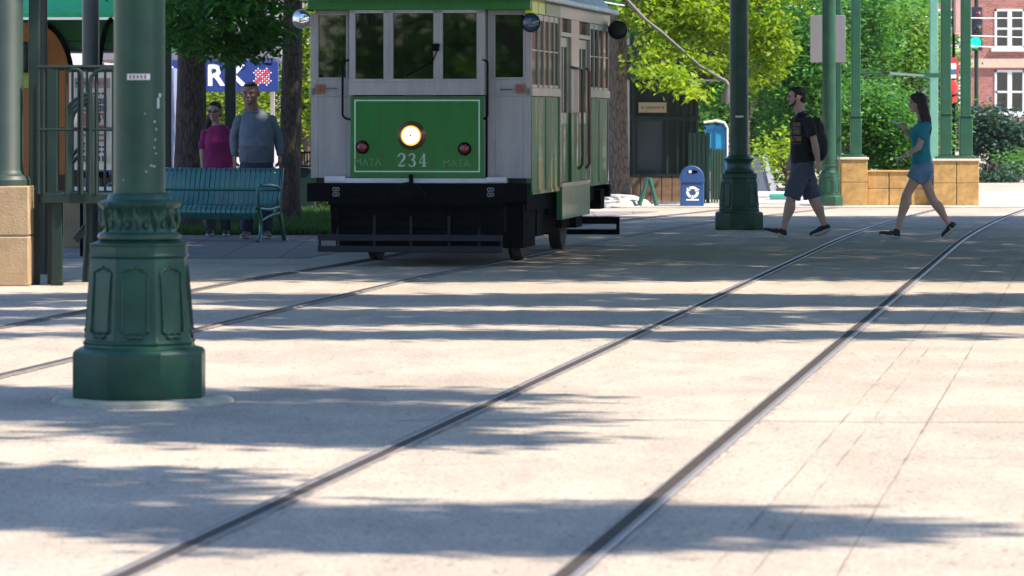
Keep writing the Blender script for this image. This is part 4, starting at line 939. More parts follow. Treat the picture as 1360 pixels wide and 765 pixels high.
# blue shelter
bs = empty('phone_booth', (wx(936, 90), 90, 0)); tag(bs, 'bright blue glazed booth with white rounded roof left of the dark column', 'booth'); k_ = 90/6000; zt = lambda py: wz(py, 90)
b = MB(); 
for px in (0, 13, 27): b.box(px*k_, (px+2.2)*k_, 0, .06, 0, zt(168))
b.box(0, 29*k_, 0, .06, zt(200), zt(197)); b.box(0, 29*k_, .0, .06, zt(172), zt(166)); b.build('frame', M('booth_blue', (.01,.13,.30), .4), bs, bevel=.006)
b = MB(); b.box(0, 29*k_, .03, .04, zt(228), zt(172)); b.build('pane', M('booth_blue_pane', (.03,.28,.46), .3), bs, smooth=False)
b = MB(); b.tube([(-.02,.0,zt(163)),(14*k_,0,zt(160.5)),(26*k_,0,zt(163)),(30*k_,0,zt(170)),(30*k_,0,zt(210))], [.02,.026,.026,.02,.015], 8); b.build('roof_rim', m_white, bs)
# recycling bin
bn = empty('recycling_bin', (wx(919, 71.2), 71.2, .022)); tag(bn, 'blue round-topped recycling bin with white symbol', 'bin'); k_ = 71.2/6000; zt = lambda py: wz(py, 71.2)-.022
w2 = 15.2*k_; hs = zt(238); pr = [(-w2, 0), (w2, 0), (w2, hs)]+[(w2*math.cos(i*math.pi/14), hs+(zt(220.5)-hs)*math.sin(i*math.pi/14)) for i in range(1, 14)]+[(-w2, hs)]
m_binblue = M('bin_blue', (.02,.075,.24), .45, var=.12, coat=.1)
b = MB(); b.rings([[(p[0], y, p[1]) for p in pr] for y in (-.22, .30)]); b.build('body', m_binblue, bn, bevel=.012)
b = MB(); b.rings([[(p[0]*1.03, y, p[1]*1.01) for p in pr[2:]]+[(-w2*1.03, y, hs-.05), (w2*1.03, y, hs-.05)] for y in (-.235, .31)]); b.build('lid', m_binblue, bn, bevel=.01)
b = MB(); b.rings([[((x+ax*math.cos(t_)), y, zt(228)+.03*math.sin(t_)) for t_ in [6.28318*i/16 for i in range(16)]] for x, ax, y in ((0,.085,-.238),(0,.075,-.2365))]); b.build('slot', m_black, bn)
b = MB(); b.box(-.06,-.015,-.241,-.2385, zt(229.5), zt(226)); b.build('slot_glint', m_white, bn, smooth=False)
sy = MB(); cz_ = zt(255)
for a0 in (90, 210, 330):
    for q in range(7):
        a1 = R(a0-38+q*11); a2 = R(a0-38+(q+1)*11); r1, r2 = .055, .10
        sy.add([(r*math.cos(a), -.2240, cz_+r*math.sin(a)*.95) for r, a in ((r1,a1),(r2,a1),(r2,a2),(r1,a2))], [(0,1,2,3)])
    a = R(a0+52); t_ = Vector((-math.sin(a), 0, math.cos(a))); n_ = Vector((math.cos(a), 0, math.sin(a))); c_ = n_*.078+Vector((0,-.2241,cz_))
    sy.add([c_-n_*.042-t_*.005, c_+n_*.042-t_*.005, c_+t_*.05], [(0,1,2)])
sy.box(-.10,.10,-.2243,-.2235, zt(266), zt(264)); sy.build('recycling_symbol', m_white, bn, smooth=False)
# A-shaped rail
af = MB(); d = 71.0; af.tube([(wx(849,d),d,.03),(wx(860,d),d,wz(237,d)),(wx(863,d),d,wz(237,d)),(wx(872,d),d,.03)], .036, 8); af.tube([(wx(849,d),d+.4,.03),(wx(860.5,d),d+.02,wz(238,d))], .03, 8)
tag(af.build('bike_rack', M('rack_green', (.02,.10,.075), .45)), 'green inverted-V rack standing left of the blue bin', 'bike rack')
# concrete mound round the plaza tree
mo = MB(); c_ = wx(812, 72.4)
mo.rings([[(c_+rx*math.cos(6.28318*k/40)*(1+.03*math.sin(k)), 72.2+ry*math.sin(6.28318*k/40), z) for k in range(40)] for rx, ry, z in ((.62,1.4,.022),(.56,1.35,.09),(.36,1.1,.165),(.1,.5,.185))])
tag(mo.build('tree_mound', m_sidewalk2), 'sunlit pale concrete mound around the grey tree trunk', 'planter')
pw = MB(); pw.box(wx(850,72),wx(905,72),71.9,72.0,.022,.03); bpy.data.objects
# lamp arm bending through the bright leaves
la = empty('street_lamp', (wx(880,73.5), 73.5, 0)); tag(la, 'grey street lamp arm slanting through the yellow-green leaves', 'street lamp')
dd = 70.7
b = MB(); b.tube([Vector(P3(px, py, dd))-Vector((wx(880,73.5),73.5,0)) for px, py in ((815,-20),(840,8),(857,26),(880,44),(905,66),(930,88),(952,101),(964,108),(969,118))], [.03,.03,.028,.024,.022,.021,.024,.032,.04], 10); b.build('arm', M('lamp_grey', (.14,.135,.13), .5, .2), la)
b = MB(); b.rings([[Vector(P3(px, py, dd))-Vector((wx(880,73.5),73.5,0))+Vector((r*math.cos(a), r*math.sin(a), 0)) for a in [6.28318*i/16 for i in range(16)]] for px, py, r in ((968,112,.05),(967,122,.075),(966,130,.09),(965,137,.085))]); b.build('lamp_head', bpy.data.materials['lamp_grey'], la)
b = MB(); b.tube([Vector((wx(815,70),70,wz(-20,70)))-Vector((wx(880,73.5),73.5,0)), Vector((wx(770,70),70,wz(-60,70)))-Vector((wx(880,73.5),73.5,0)), Vector((wx(750,70),70.2,.03))-Vector((wx(880,73.5),73.5,0))], .05, 10); b.build('pole', m_dkgreen, la)
# slanted panel, planter tub, small white box
sp = MB(); d = 84; sp.rings([[(wx(px,d), y, max(.02, wz(py,d))) for px, py in ((1001,262),(1023,262),(1012,209),(1001,209))] for y in (d, d+.5)]); tag(sp.build('leaning_slab', M('panel_grey_blue', (.09,.11,.16), .6)), 'dark grey slanted slab right of the dark column', 'panel')
sp2 = MB(); sp2.rings([[(wx(px,d), y, max(.02, wz(py,d))) for px, py in ((1023.4,262),(1031,256),(1019,209),(1012.3,209))] for y in (d-.02, d+.5)]); tag(sp2.build('slanted_board', M('board_pale_grey', (.36,.38,.42), .6)), 'pale grey slanted board leaning by the dark panel', 'board')
tb = empty('planter_tub', (wx(1024, 76), 76, .022)); tag(tb, 'pale turquoise ribbed tub left of the walking man', 'tub'); k_ = 76/6000; b = MB(); zt = lambda py: wz(py, 76)-.022
b.box(0, 24*k_, 0, .3, 0, zt(262)); 
for i in range(8): b.box((.6+3*i)*k_, (2.2+3*i)*k_, -.02, 0, .02, zt(262))
b.build('body', M('pale_turquoise', (.30,.55,.52), .5), tb); b = MB(); b.box(-.01, 24.5*k_, -.03, .32, zt(262), zt(258)); b.build('rim', M('turquoise', (.03,.38,.33), .5), tb)
b = MB(); b.box(wx(1015,76.5), wx(1023,76.5), 76.5, 76.7, .022, wz(266,76.5)); b.box(wx(1016,76.5), wx(1022,76.5), 76.52, 76.68, wz(266,76.5), wz(264.5,76.5)); tag(b.build('utility_box', m_white, bevel=.01), 'small white box left of the turquoise tub', 'box')

# ---------------------------------------------------------------- left background: fascia with blue sign, pale wall, railing
FD_ = 78; fz = lambda py: wz(py, FD_)
cn = empty('pavilion', (wx(300, FD_), FD_, 0)); tag(cn, 'grey-roofed open pavilion carrying the blue sign', 'pavilion')
ox = wx(300, FD_); F = lambda px: wx(px, FD_)-ox
b = MB(); b.box(F(120), F(373), 0, 4, fz(81), fz(30)); b.build('roof', M('lavender_grey_roof', (.19,.185,.215), .7), cn, bevel=.02)
for px in (358, 205, 130): b = MB(); b.box(F(px), F(px+5), .3, .5, 0, fz(83)); b.build('post', m_tgrey, cn)
bsn = empty('blue_sign', (ox, FD_-.12, 0)); tag(bsn, 'long blue sign with white lettering and red checkered emblem', 'sign')
b = MB(); b.box(F(180), F(370), 0, .1, fz(122), fz(80.5)); b.build('panel', M('sign_royal_blue', (.014,.038,.21), .45, var=.08), bsn, bevel=.01)
m_signw = M('sign_white', (.85,.87,.9), .5, var=.02)
for ch, px in (('P', 222), ('A', 254), ('R', 286.5), ('K', 314)): text(ch, .50, m_signw, bsn, (F(px), -.004, fz(101.5)), ext=.003, off=.014, name='letter')
em = MB(); er = MB()
for i in range(-4, 5):
    for j in range(-4, 5):
        if abs(i)+abs(j) > 6 or (abs(i) == 4 and abs(j) < 2) or (abs(j) == 4 and abs(i) < 2): continue
        x = F(349)+i*.037; z = fz(102)+j*.037*.95; c_ = .019 if (i+j) % 2 else .016
        (er if (i+j) % 2 or (i*j > 0 and abs(i-j) < 2) else em).add([(x-c_, -.004, z), (x, -.004, z-c_), (x+c_, -.004, z), (x, -.004, z+c_)], [(0,1,2,3)])
em.build('emblem', m_signw, bsn, smooth=False); er.build('emblem', M('emblem_red', (.75,.10,.12), .5), bsn, smooth=False)
pw = empty('pale_building', (-9, 118, 0)); tag(pw, 'pale sunlit building glimpsed low between the dark trunks', 'building')
b = MB(); wall_with_holes(b, -8, 7.5, 0, 4.4, [(-6+2.6*i, -5+2.6*i, .3, 2.6) for i in range(5)], 0, .3); b.box(-8, 7.5, .3, 5, 0, 4.4); b.build('wall', M('pale_render', (.62,.58,.60), .8, var=.08), pw)
b = MB(); b.box(-8.2, 7.7, -.2, 5.2, 4.4, 4.8); b.build('roof', m_tgrey, pw)
for i in range(5): b = MB(); b.box(-6+2.6*i, -5+2.6*i, .18, .22, .3, 2.6); b.build('window', m_sglass, pw, smooth=False)
rg_ = empty('iron_railing', (wx(392, 68), 68, 0)); tag(rg_, 'black iron railing and dark box between the trunk and tram', 'railing'); k_ = 68/6000; zt = lambda py: wz(py, 68)
b = MB(); b.box(0, 26*k_, 0, .03, zt(203.5), zt(201)); b.box(0, 26*k_, 0, .03, zt(222), zt(219.5))
for i in range(7): b.box((1+3.6*i)*k_, (2.2+3.6*i)*k_, .005, .025, zt(222), zt(203))
b.build('rail', m_black, rg_); b = MB(); b.box(0, 26*k_, .05, .5, 0, zt(222.5)); b.build('box', m_dkgreen, rg_, bevel=.02)
gp_ = MB(); gp_.box(-.075,.075,-.075,.075,0,6.5); o = gp_.build('lamp_post', m_dkgreen, None, (wx(306,60), 60, 0), bevel=.02); tag(o, 'dark green square post between the standing man and woman', 'post')
gp_ = MB(); gp_.box(-.07,.07,-.07,.07,0,6.5); gp_.box(-.11,.11,-.11,.11,0,.3); o = gp_.build('lamp_post', m_dkgreen, None, (wx(221,60), 60, 0), bevel=.02); tag(o, 'dark green square post just right of the near column', 'post')

# low hedge added to hide sunlit ground seen through the bench
hg = empty('hedge', (-5.2, 69.2, 0)); tag(hg, 'low dark hedge added to hide sunlit ground behind the couple', 'hedge')
hp = [(x, y, z) for x in np.arange(-3.6, 3.0, .13) for y in (-.2, 0, .2) for z in (.1, .25, .4, .55)]
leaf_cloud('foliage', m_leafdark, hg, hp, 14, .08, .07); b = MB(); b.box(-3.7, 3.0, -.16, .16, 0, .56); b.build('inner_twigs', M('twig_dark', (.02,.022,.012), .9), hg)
# bench
bz = empty('bench', (wx(372, 52.6), 52.6, 0), R(-22)); tag(bz, 'dark teal metal bench of curved vertical slats before the couple', 'bench')
m_bench = M('bench_teal_metal', (.014,.14,.12), .30, .3, .2, 6, coat=.5)
BLn = 1.95
prof = [(-.60,.27),(-.63,.33),(-.625,.385),(-.58,.425),(-.50,.435),(-.30,.41),(-.14,.405),(-.07,.43),(-.03,.50),(.0,.66),(.035,.80),(.055,.842),(.085,.85),(.105,.83)]
n = 30
b = MB()
for i in range(n):
    x = -BLn+.05+(BLn-.10)*i/(n-1); w_ = .0255
    top = [(x-w_, y, z) for y, z in prof]; m_ = len(prof)
    vs = []
    for y, z in prof: vs += [(x-w_, y, z), (x+w_, y, z), (x+w_, y+.006, z-.006), (x-w_, y+.006, z-.006)]
    b.add(vs, [(4*q+a, 4*q+(a+1)%4, 4*(q+1)+(a+1)%4, 4*(q+1)+a) for q in range(m_-1) for a in range(4)])
b.build('slats', m_bench, bz, ang=60)
b = MB()
for y, z in ((-.585,.30),(-.02,.60),(-.3,.385),(.085,.82)): b.tube([(-BLn, y, z), (0, y, z)], .016, 8)
b.build('cross_bar', m_bench, bz)
for x in (-BLn, 0):
    e = MB()
    e.tube([(x,-.62,.0),(x,-.58,.02),(x,-.53,.12),(x,-.52,.25),(x,-.57,.37),(x,-.60,.50),(x,-.60,.60),(x,-.54,.655),(x,-.30,.655),(x,-.10,.64),(x,-.01,.60)], [.03,.028,.024,.022,.02,.02,.022,.024,.022,.018,.016], 8)
    e.tube([(x,.16,.0),(x,.12,.02),(x,.05,.15),(x,-.02,.33),(x,-.01,.50),(x,.03,.68),(x,.06,.81),(x,.085,.85)], [.03,.028,.024,.022,.02,.02,.018,.016], 8)
    e.tube([(x,-.53,.25),(x,-.30,.30),(x,-.03,.33)], .018, 8); e.tube([(x,-.57,.39),(x,-.3,.375),(x,-.04,.40)], .018, 8); e.build('end_frame', m_bench, bz)

# ---------------------------------------------------------------- left boarding structure
LD = 39.1
pr_ = empty('stone_pier', (wx(4, LD), LD, 0)); tag(pr_, 'cream stone pier under the thick round column', 'stone pier')
w_ = wx(38, LD)-wx(4, LD); h_ = wz(247, LD); b = MB()
b.box(-w_, w_, 0, 2*w_, 0, h_*.50-.004); b.box(-w_, w_, 0, 2*w_, h_*.50+.004, h_); b.build('stone_block', m_stone2, pr_, bevel=.012)
b = MB(); b.box(-w_+.01, w_-.01, .01, 2*w_-.01, .01, h_-.01); b.build('core', m_joint, pr_)
rc = empty('round_column', (wx(4, LD), LD+w_, h_)); tag(rc, 'thick dull green round column on the cream stone pier', 'column')
m_dull = M('dull_green_paint', (.022,.040,.032), .5, var=.15)
b = MB(); q = 23*LD/6000; b.lathe([(w_*.98,0),(w_*.98,.05),(w_*.94,.06),(w_*.90,.085),(q*1.12,.10),(q*1.08,.12),(q,.14),(q,6)], n=40); b.build('shaft', m_dull, rc)
def spost(px0, px1, d, z0, label, H=6, mat=None, rnd=False, foot=False):
    mat = mat or m_dkgreen; hw_ = (px1-px0)*d/12000; b = MB()
    if rnd: b.lathe([(hw_*1.8,0),(hw_*1.8,.04),(hw_*1.25,.25),(hw_,.38),(hw_,H)] if foot else [(hw_,0),(hw_,H)], n=24)
    else: b.box(-hw_, hw_, -hw_, hw_, 0, H)
    o = b.build('platform_post', mat, None, (wx((px0+px1)/2, d), d, z0), bevel=0 if rnd else .01); tag(o, label, 'post'); return o
spost(38.5, 53, 39.6, 0, 'dark square post beside the cream stone pier'); spost(47, 63, 42, 0, 'second dark round post behind the railing', rnd=True, mat=M('bronze_green', (.015,.022,.018), .35))
spost(109, 132, 48.6, .0, 'grey-green round post left of the near column', mat=M('grey_green_paint', (.035,.05,.055), .4), rnd=True)
pf = empty('lift_platform', (wx(52, 39.2), 39.2, 0)); tag(pf, 'green railed boarding platform raised on posts behind the near column', 'platform')
k_ = 39.2/6000; zt = lambda py: wz(py, 39.2); W_ = 108*k_
b = MB(); b.box(.02, W_, 0, .06, zt(270), zt(257)); b.box(.02, W_, 1.4, 1.46, zt(270), zt(257)); b.box(.02, .07, .06, 1.4, zt(270), zt(257)); b.box(W_-.05, W_, .06, 1.4, zt(270), zt(257)); b.box(.07, W_-.05, .06, 1.4, zt(261), zt(258.5)); b.build('deck', m_railgreen, pf, bevel=.006)
def bar(mb, pts, r=.014, y=0): mb.tube([((px-52)*k_, y, zt(py)) for px, py in pts], r, 8)
for y in (0, 1.42):
    b = MB()
    bar(b, [(50,89),(160,89)], .018, y); bar(b, [(52,172),(160,172)], .014, y)
    for px in ((51,58,88,104.5,128,150) if y == 0 else (55,75,95,120,145)): bar(b, [(px,89),(px,258)], .016 if px in (51,128) else .012, y+.002)
    if y == 0:
        bar(b, [(109,258),(109,99),(107,94),(103,92),(96,92),(92,95)], .016, -.03); bar(b, [(120,258),(120,112),(122,102),(128,95),(136,92),(150,92)], .018, -.03)
    b.build('railing', m_railgreen, pf)
b = MB()
for dy, off in ((.5,0),(.7,5),(.9,10)): bar(b, [(83,258),(82,150+off),(85,140+off),(92,133+off),(102,127+off),(112,124+off),(116,128+off),(116,258)], .018, dy)
bar(b, [(84,218),(100,200)], .016, .8); bar(b, [(84,208),(100,190)], .016, .8); b.build('stair_handrail', m_dkgreen, pf)
for px0, px1, dy, ft in ((66, 83, .05, 0), (97, 113, .9, 1), (140, 152, .1, 0)):
    b = MB(); hw_ = (px1-px0)*k_/2*.8; c_ = ((px0+px1)/2-52)*k_
    if ft: b.lathe([(hw_*1.5,0),(hw_*1.45,.08),(hw_*1.1,.25),(hw_*.75,.42),(hw_*.75,zt(270))], (c_, dy, 0), 20)
    else: b.box(c_-hw_, c_+hw_, dy, dy+2*hw_, 0, zt(270)); b.box(c_-hw_*1.15, c_+hw_*1.15, dy-.01, dy+2*hw_+.01, 0, .05)
    b.build('leg', m_railgreen, pf, bevel=.005)
b = MB(); b.tube([((84-52)*k_, 1.0, zt(322)), ((102-52)*k_, 1.0, zt(299))], .02, 8); b.tube([((84-52)*k_, 1.2, zt(326)), ((102-52)*k_, 1.2, zt(303))], .02, 8); b.build('brace', m_dkgreen, pf)
b = MB(); b.box(.04, .12, .3, .4, 0, zt(92)); b.build('back_panel', m_dkgreen, pf)
# low stone wall behind the platform
b = MB(); b.box(wx(84,50), wx(230,50)-.9, 50, 50.3, 0, wz(262,50)); b.box(wx(84,50)-.02, wx(230,50)-.88, 49.97, 50.33, wz(262,50), wz(259,50)); tag(b.build('low_wall', m_stone2, bevel=.01), 'cream stone low wall seen under the boarding platform', 'wall')
# poster board
pb = empty('notice_board', (wx(92, 47), 47, 0)); tag(pb, 'cream framed notice board of small pictures behind the green railing', 'notice board'); k_ = 47/6000; zt = lambda py: wz(py, 47)
b = MB(); b.box(0, 60*k_, 0, .06, zt(226), zt(96)); b.build('board', M('cream_board', (.85,.72,.55), .6), pb, bevel=.006)
b = MB(); b.box(7*k_, 54*k_, -.004, -.001, zt(217), zt(103)); b.build('poster', M('poster_paper', (.62,.54,.46), .6), pb, smooth=False)
d1 = MB(); d2 = MB(); d3 = MB()
def pr2(mb, px0, px1, p0, p1, y=-.007): mb.add([((px0-92)*k_, y, zt(p1)), ((px1-92)*k_, y, zt(p1)), ((px1-92)*k_, y, zt(p0)), ((px0-92)*k_, y, zt(p0))], [(0,1,2,3)])
pr2(d3, 99, 146, 104, 117, -.0055)
for i in range(4): pr2(d1, 101+4*i, 103.6+4*i, 109, 112)
for i in range(6): pr2(d2, 106+6*i, 110+6*i, 107, 113, -.0062); pr2(d1, 105+6*i, 109+6*i, 123, 125.5)
for r_, (a, b_) in enumerate(((131,138),(140,148))):
    for i in range(6): pr2(d1, 103+6.6*i, 108.6+6.6*i, a, b_); pr2(d3, 104.5+6.6*i, 107+6.6*i, a+2, b_-2, -.0085)
for (a, b_, c, d_) in ((126,134,157,160),(130,133,151,163),(122,129,160,163)): pr2(d1, a, b_, c, d_)
for (a, b_, c, d_) in ((130,138,150,153),(136,138,153,158),(126,140,166,169),(106,118,150,168),(106,120,178,181),(122,138,178,181),(122,128,185,188),(130,139,185,188)): pr2(d2, a, b_, c, d_)
for i in range(7): pr2(d1, 103+5.4*i, 107+5.4*i, 194, 196.5)
for i in range(4): pr2(d1, 118+6*i, 122+6*i, 200, 203); pr2(d1, 110+8.5*i, 116+8.5*i, 207, 214); pr2(d3, 112+8.5*i, 114+8.5*i, 209, 212, -.0085)
m_ink = M('poster_ink', (.03,.03,.035), .6); d1.build('poster_print', m_ink, pb, smooth=False); d2.build('poster_print', M('poster_red', (.42,.13,.10), .6), pb, smooth=False); d3.build('poster_print', M('poster_grey', (.32,.27,.24), .6), pb, smooth=False)
b = MB(); b.box(10*k_, 52*k_, .0, .05, zt(236), zt(228)); b.box(14*k_, 18*k_, .01, .05, 0, zt(236)); b.box(44*k_, 48*k_, .01, .05, 0, zt(236)); b.build('stand', m_black, pb)
b = MB(); b.box(.3*k_, 60*k_, -.02, 0, zt(256), zt(248)); 
b.build('lower_strip', m_white, pb)
# shop front with orange arch
sh = empty('storefront', (wx(20, 62), 62, 0)); tag(sh, 'shop front with orange arch under a bright green canopy', 'shop front'); k_ = 62/6000; zt = lambda py: wz(py, 62); S_ = lambda px: (px-20)*k_
m_orange = M('orange_render', (.55,.16,.03), .6, var=.12); m_canopy = M('green_canopy', (.04,.62,.20), .5, var=.1); m_deepg = M('deep_green_panel', (.008,.12,.02), .5)
b = MB(); b.box(S_(-60), S_(212), .3, 4, 0, zt(88)); b.build('wall', M('lavender_wall', (.22,.25,.42), .7, var=.06), sh)
b = MB(); b.box(S_(-60), S_(212), .1, 4, zt(66), zt(26)); b.box(S_(-60), S_(212), .06, .1, zt(55), zt(53)); b.build('fascia', m_deepg, sh, bevel=.01)
b = MB(); b.rings([[(S_(-60), y, z), (S_(212), y, z), (S_(212), y, z+.06), (S_(-60), y, z+.06)] for y, z in ((-1.0, zt(25)), (.3, zt(-40)))]); b.build('canopy', m_canopy, sh)
arc = [(S_(10),0)]+[(S_(22)+(S_(98)-S_(22))*math.sin(t_) if False else S_(50)+(S_(96)-S_(50))*math.sin(t_), zt(110)+(zt(30)-zt(110))*math.cos(t_)) for t_ in [i*math.pi/2/12 for i in range(13)]]+[(S_(96), 0)]
arc = [(S_(10),0),(S_(10),zt(30))]+arc[1:]
b = MB(); b.rings([[(x, y, z) for x, z in arc] for y in (0, .09)]); b.build('arch_panel', m_orange, sh)
b = MB(); b.tube([(x, -.01, z) for x, z in arc[2:]], .035, 8); b.build('arch_rim', m_black, sh)
b = MB(); b.tube([(S_(150)-(S_(19+131)-S_(132))*math.sin(t_)*1.0, -.01, zt(110)+(zt(25)-zt(110))*math.cos(t_)) for t_ in [i*math.pi/2/10 for i in range(11)]], .035, 8); b.build('arch_rim', m_black, sh)
text('B', .22, M('pale_orange_letter', (.55,.30,.12), .6), sh, (S_(30), -.004, zt(38)), ext=.003, name='letter')
b = MB(); b.box(S_(32), S_(39), -.06, -.01, zt(117), zt(97)); b.build('yellow_notice', M('lime_notice', (.50,.60,.10), .6), sh)
b = MB(); b.box(S_(27), S_(40), -.3, 0, zt(96), zt(56)); b.build('meter_box', m_dkgreen, sh, bevel=.03)
b = MB(); b.box(S_(10), S_(212), -.02, .0, 0, zt(232)); b.build('plinth', M('brown_plinth', (.10,.04,.02), .7), sh)
# low blue bag on the lawn edge behind the bench
b = MB(); b.ell((0,0,.55), (.09,.10,.22), nu=12, nv=8); b.ell((-.05,0,.46), (.12,.11,.16)); b.tube([(-.03,0,.72),(0,0,.80),(.04,0,.72)], .012, 6); b.box(-.1,.1,-.1,.1,0,.42)
tag(b.build('luggage', M('pale_blue_cloth', (.20,.30,.48), .8), None, (wx(221, 55.5), 55.5, .62-.0)), 'pale blue bag beside the green post behind the bench', 'bag')
bpy.data.objects['luggage'].location.z = .0

# ---------------------------------------------------------------- street behind the camera (seen in the glass and paint)
for i, (x, y, lab) in enumerate(((-13, -9, 'leafy tree behind the viewpoint nearest the rails'), (-19, -16, 'leafy tree behind the viewpoint, second in its row'), (-7, -20, 'leafy tree behind the viewpoint over the rails'), (8, -18, 'leafy tree behind the viewpoint on the kerb side'), (-26, -12, 'outermost leafy tree behind the viewpoint'))):
    tree('street_tree', (x, y), 2, .22, [((x+random.uniform(-4,4), y+random.uniform(-2,2), random.uniform(1.2, 8)), (2.4,2.0,1.7), 70) for _ in range(12)], lab, m_leafmid, m_bark2, size=.36, per=9, group='trees behind the viewpoint', spread=.35)
rbd = empty('corner_building', (21, 15, 0)); tag(rbd, 'blue-grey brick building with windows along the side of the street', 'building')
b = MB(); b.box(0, 8, 0, 52, 0, 5.2); b.build('wall', M_blocks('pale_brick', (.26,.29,.33), (.3,.3,.32), .3, .1, .01, .15), rbd)
for i in range(12): b = MB(); b.box(-.05, .02, 2+4*i, 4.4+4*i, 1.0, 3.6); b.build('window', m_panel, rbd)
# ---------------------------------------------------------------- people
def skin_mat(name, c):
    m = M(name, c, .55, 0, .10, 9, .05, 90); m.node_tree.nodes['Principled BSDF'].inputs['Subsurface Weight'].default_value = .06
    m.node_tree.nodes['Principled BSDF'].inputs['Subsurface Radius'].default_value = (.02,.008,.004); return m
def organic(mb, name, mat, parent, voxel=.008, smooth=3, fold=0, fscale=.12):
    o = mb.build(name, mat, None, smooth=False)
    r = o.modifiers.new('r', 'REMESH'); r.mode = 'VOXEL'; r.voxel_size = voxel; r.use_smooth_shade = True
    s = o.modifiers.new('s', 'SMOOTH'); s.factor = .5; s.iterations = smooth
    if fold:
        tx = bpy.data.textures.get('fold_%g' % fscale) or bpy.data.textures.new('fold_%g' % fscale, 'CLOUDS'); tx.noise_scale = fscale; tx.noise_depth = 2
        d = o.modifiers.new('d', 'DISPLACE'); d.texture = tx; d.strength = fold; d.mid_level = .5; d.texture_coords = 'LOCAL'
    dg = bpy.context.evaluated_depsgraph_get(); me = bpy.data.meshes.new_from_object(o.evaluated_get(dg)); bpy.data.objects.remove(o)
    me.materials.clear(); me.materials.append(mat); me.polygons.foreach_set('use_smooth', [True]*len(me.polygons)); me.name = name
    o = bpy.data.objects.new(name, me); COL.objects.link(o); o.parent = parent; return o
def chain(mb, pts, rs, n=14, flat=1.0, ends=True):
    # smooth tapered limb with rounded ends
    P_ = [Vector(p) for p in pts]; fine = []; rr = []
    for i in range(len(P_)-1):
        p0 = P_[max(i-1,0)]; p1 = P_[i]; p2 = P_[i+1]; p3 = P_[min(i+2,len(P_)-1)]
        for q in range(6):
            t = q/6; t2, t3 = t*t, t*t*t
            fine.append(.5*((2*p1)+(p2-p0)*t*.8+(2*p0*.8-5*p1+(.2*p1*0)+4*p2-p3*.8-p2*0)*0+Vector((0,0,0))) if False else p1.lerp(p2, t)); rr.append(rs[i]+(rs[i+1]-rs[i])*(3*t2-2*t3))
    fine.append(P_[-1]); rr.append(rs[-1]); mb.tube(fine, rr, n, flat)
    if ends:
        mb.ell(fine[0], (rr[0],)*3, nu=12, nv=8); mb.ell(fine[-1], (rr[-1],)*3, nu=12, nv=8)
    for p, r in zip(P_[1:-1], rs[1:-1]): mb.ell(p, (r,)*3, nu=12, nv=8)
def torso(mb, secs, n=24, sup=2.3):
    # sections: (z, forward centre, left centre, forward half, left half)
    rg = []
    for z, cf, cl_, rf_, rl_ in secs:
        ring = []
        for k in range(n):
            a = 6.28318*k/n; c, s = math.cos(a), math.sin(a)
            ring.append((cf+rf_*math.copysign(abs(c)**(2/sup), c), cl_+rl_*math.copysign(abs(s)**(2/sup), s), z))
        rg.append(ring)
    mb.rings(rg)
def hand(mb, wr, d, nrm, side, curl=.5, L=.185, hold=None):
    wr = Vector(wr); d = Vector(d).normalized(); nrm = (Vector(nrm)-d*Vector(nrm).dot(d)).normalized(); t = d.cross(nrm).normalized()*side
    k = L/.185
    for s in (-.026, -.009, .009, .026): mb.tube([wr+t*s*.7*k, wr+d*.05*k+t*s*k, wr+d*.092*k+t*s*1.1*k], [.015*k,.015*k,.012*k], 8)
    for s, l in ((-.030,.060),(-.010,.074),(.010,.080),(.030,.070)):
        b_ = wr+d*.088*k+t*s*1.08*k; p = [b_]; ang = 0
        for q, f in enumerate((.45,.32,.23)):
            ang += curl*(.55 if q == 0 else .8); p.append(p[-1]+(d*math.cos(ang)+nrm*math.sin(ang))*l*f*k)
        mb.tube(p, [.0098*k,.0092*k,.0085*k,.007*k], 8); mb.ell(p[-1], (.007*k,)*3, nu=8, nv=6)
    b_ = wr+d*.03*k+t*.028*k; mb.tube([b_, b_+(d*.6+t*.65+nrm*.3).normalized()*.045*k, b_+(d*.6+t*.65+nrm*.3).normalized()*.045*k+(d*.9+t*.2+nrm*.4).normalized()*.032*k], [.014*k,.011*k,.008*k], 8)
    mb.ell(b_+(d*.6+t*.65+nrm*.3).normalized()*.045*k+(d*.9+t*.2+nrm*.4).normalized()*.032*k, (.008*k,)*3, nu=8, nv=6)
def head(mb, c, h, yaw=0, wide=1.0):
    # c: centre of head, h: chin to crown; forward +x
    Rm = Matrix.Rotation(yaw, 3, 'Z'); k = h/.235; C = Vector(c)
    def E(o, r): mb.ell(C+Rm @ (Vector(o)*k), tuple(x*k for x in r), Rm, 18, 12)
    E((-.012,0,.028),(.098,.077*wide,.090)); E((.012,0,-.02),(.074,.066*wide,.085)); E((.035,0,-.065),(.048,.044*wide,.045)); E((.066,0,-.092),(.020,.022,.020))
    E((.076,0,.022),(.022,.052,.014)); E((.060,.036,-.022),(.026,.022,.022)); E((.060,-.036,-.022),(.026,.022,.022))
    mb.tube([C+Rm @ (Vector(p)*k) for p in ((.078,0,.018),(.096,0,-.008),(.108,0,-.026),(.094,0,-.034))], [.008*k,.011*k,.014*k,.010*k], 8)
    E((.088,.010,-.030),(.009,.009,.007)); E((.088,-.010,-.030),(.009,.009,.007))
    E((.080,0,-.055),(.014,.024,.006)); E((.080,0,-.065),(.012,.020,.007))
    for s in (-1, 1):
        E((-.012,s*.078*wide,-.006),(.018,.008,.030)); E((-.008,s*.080*wide,-.022),(.010,.008,.012))
    return lambda o: C+Rm @ (Vector(o)*k)
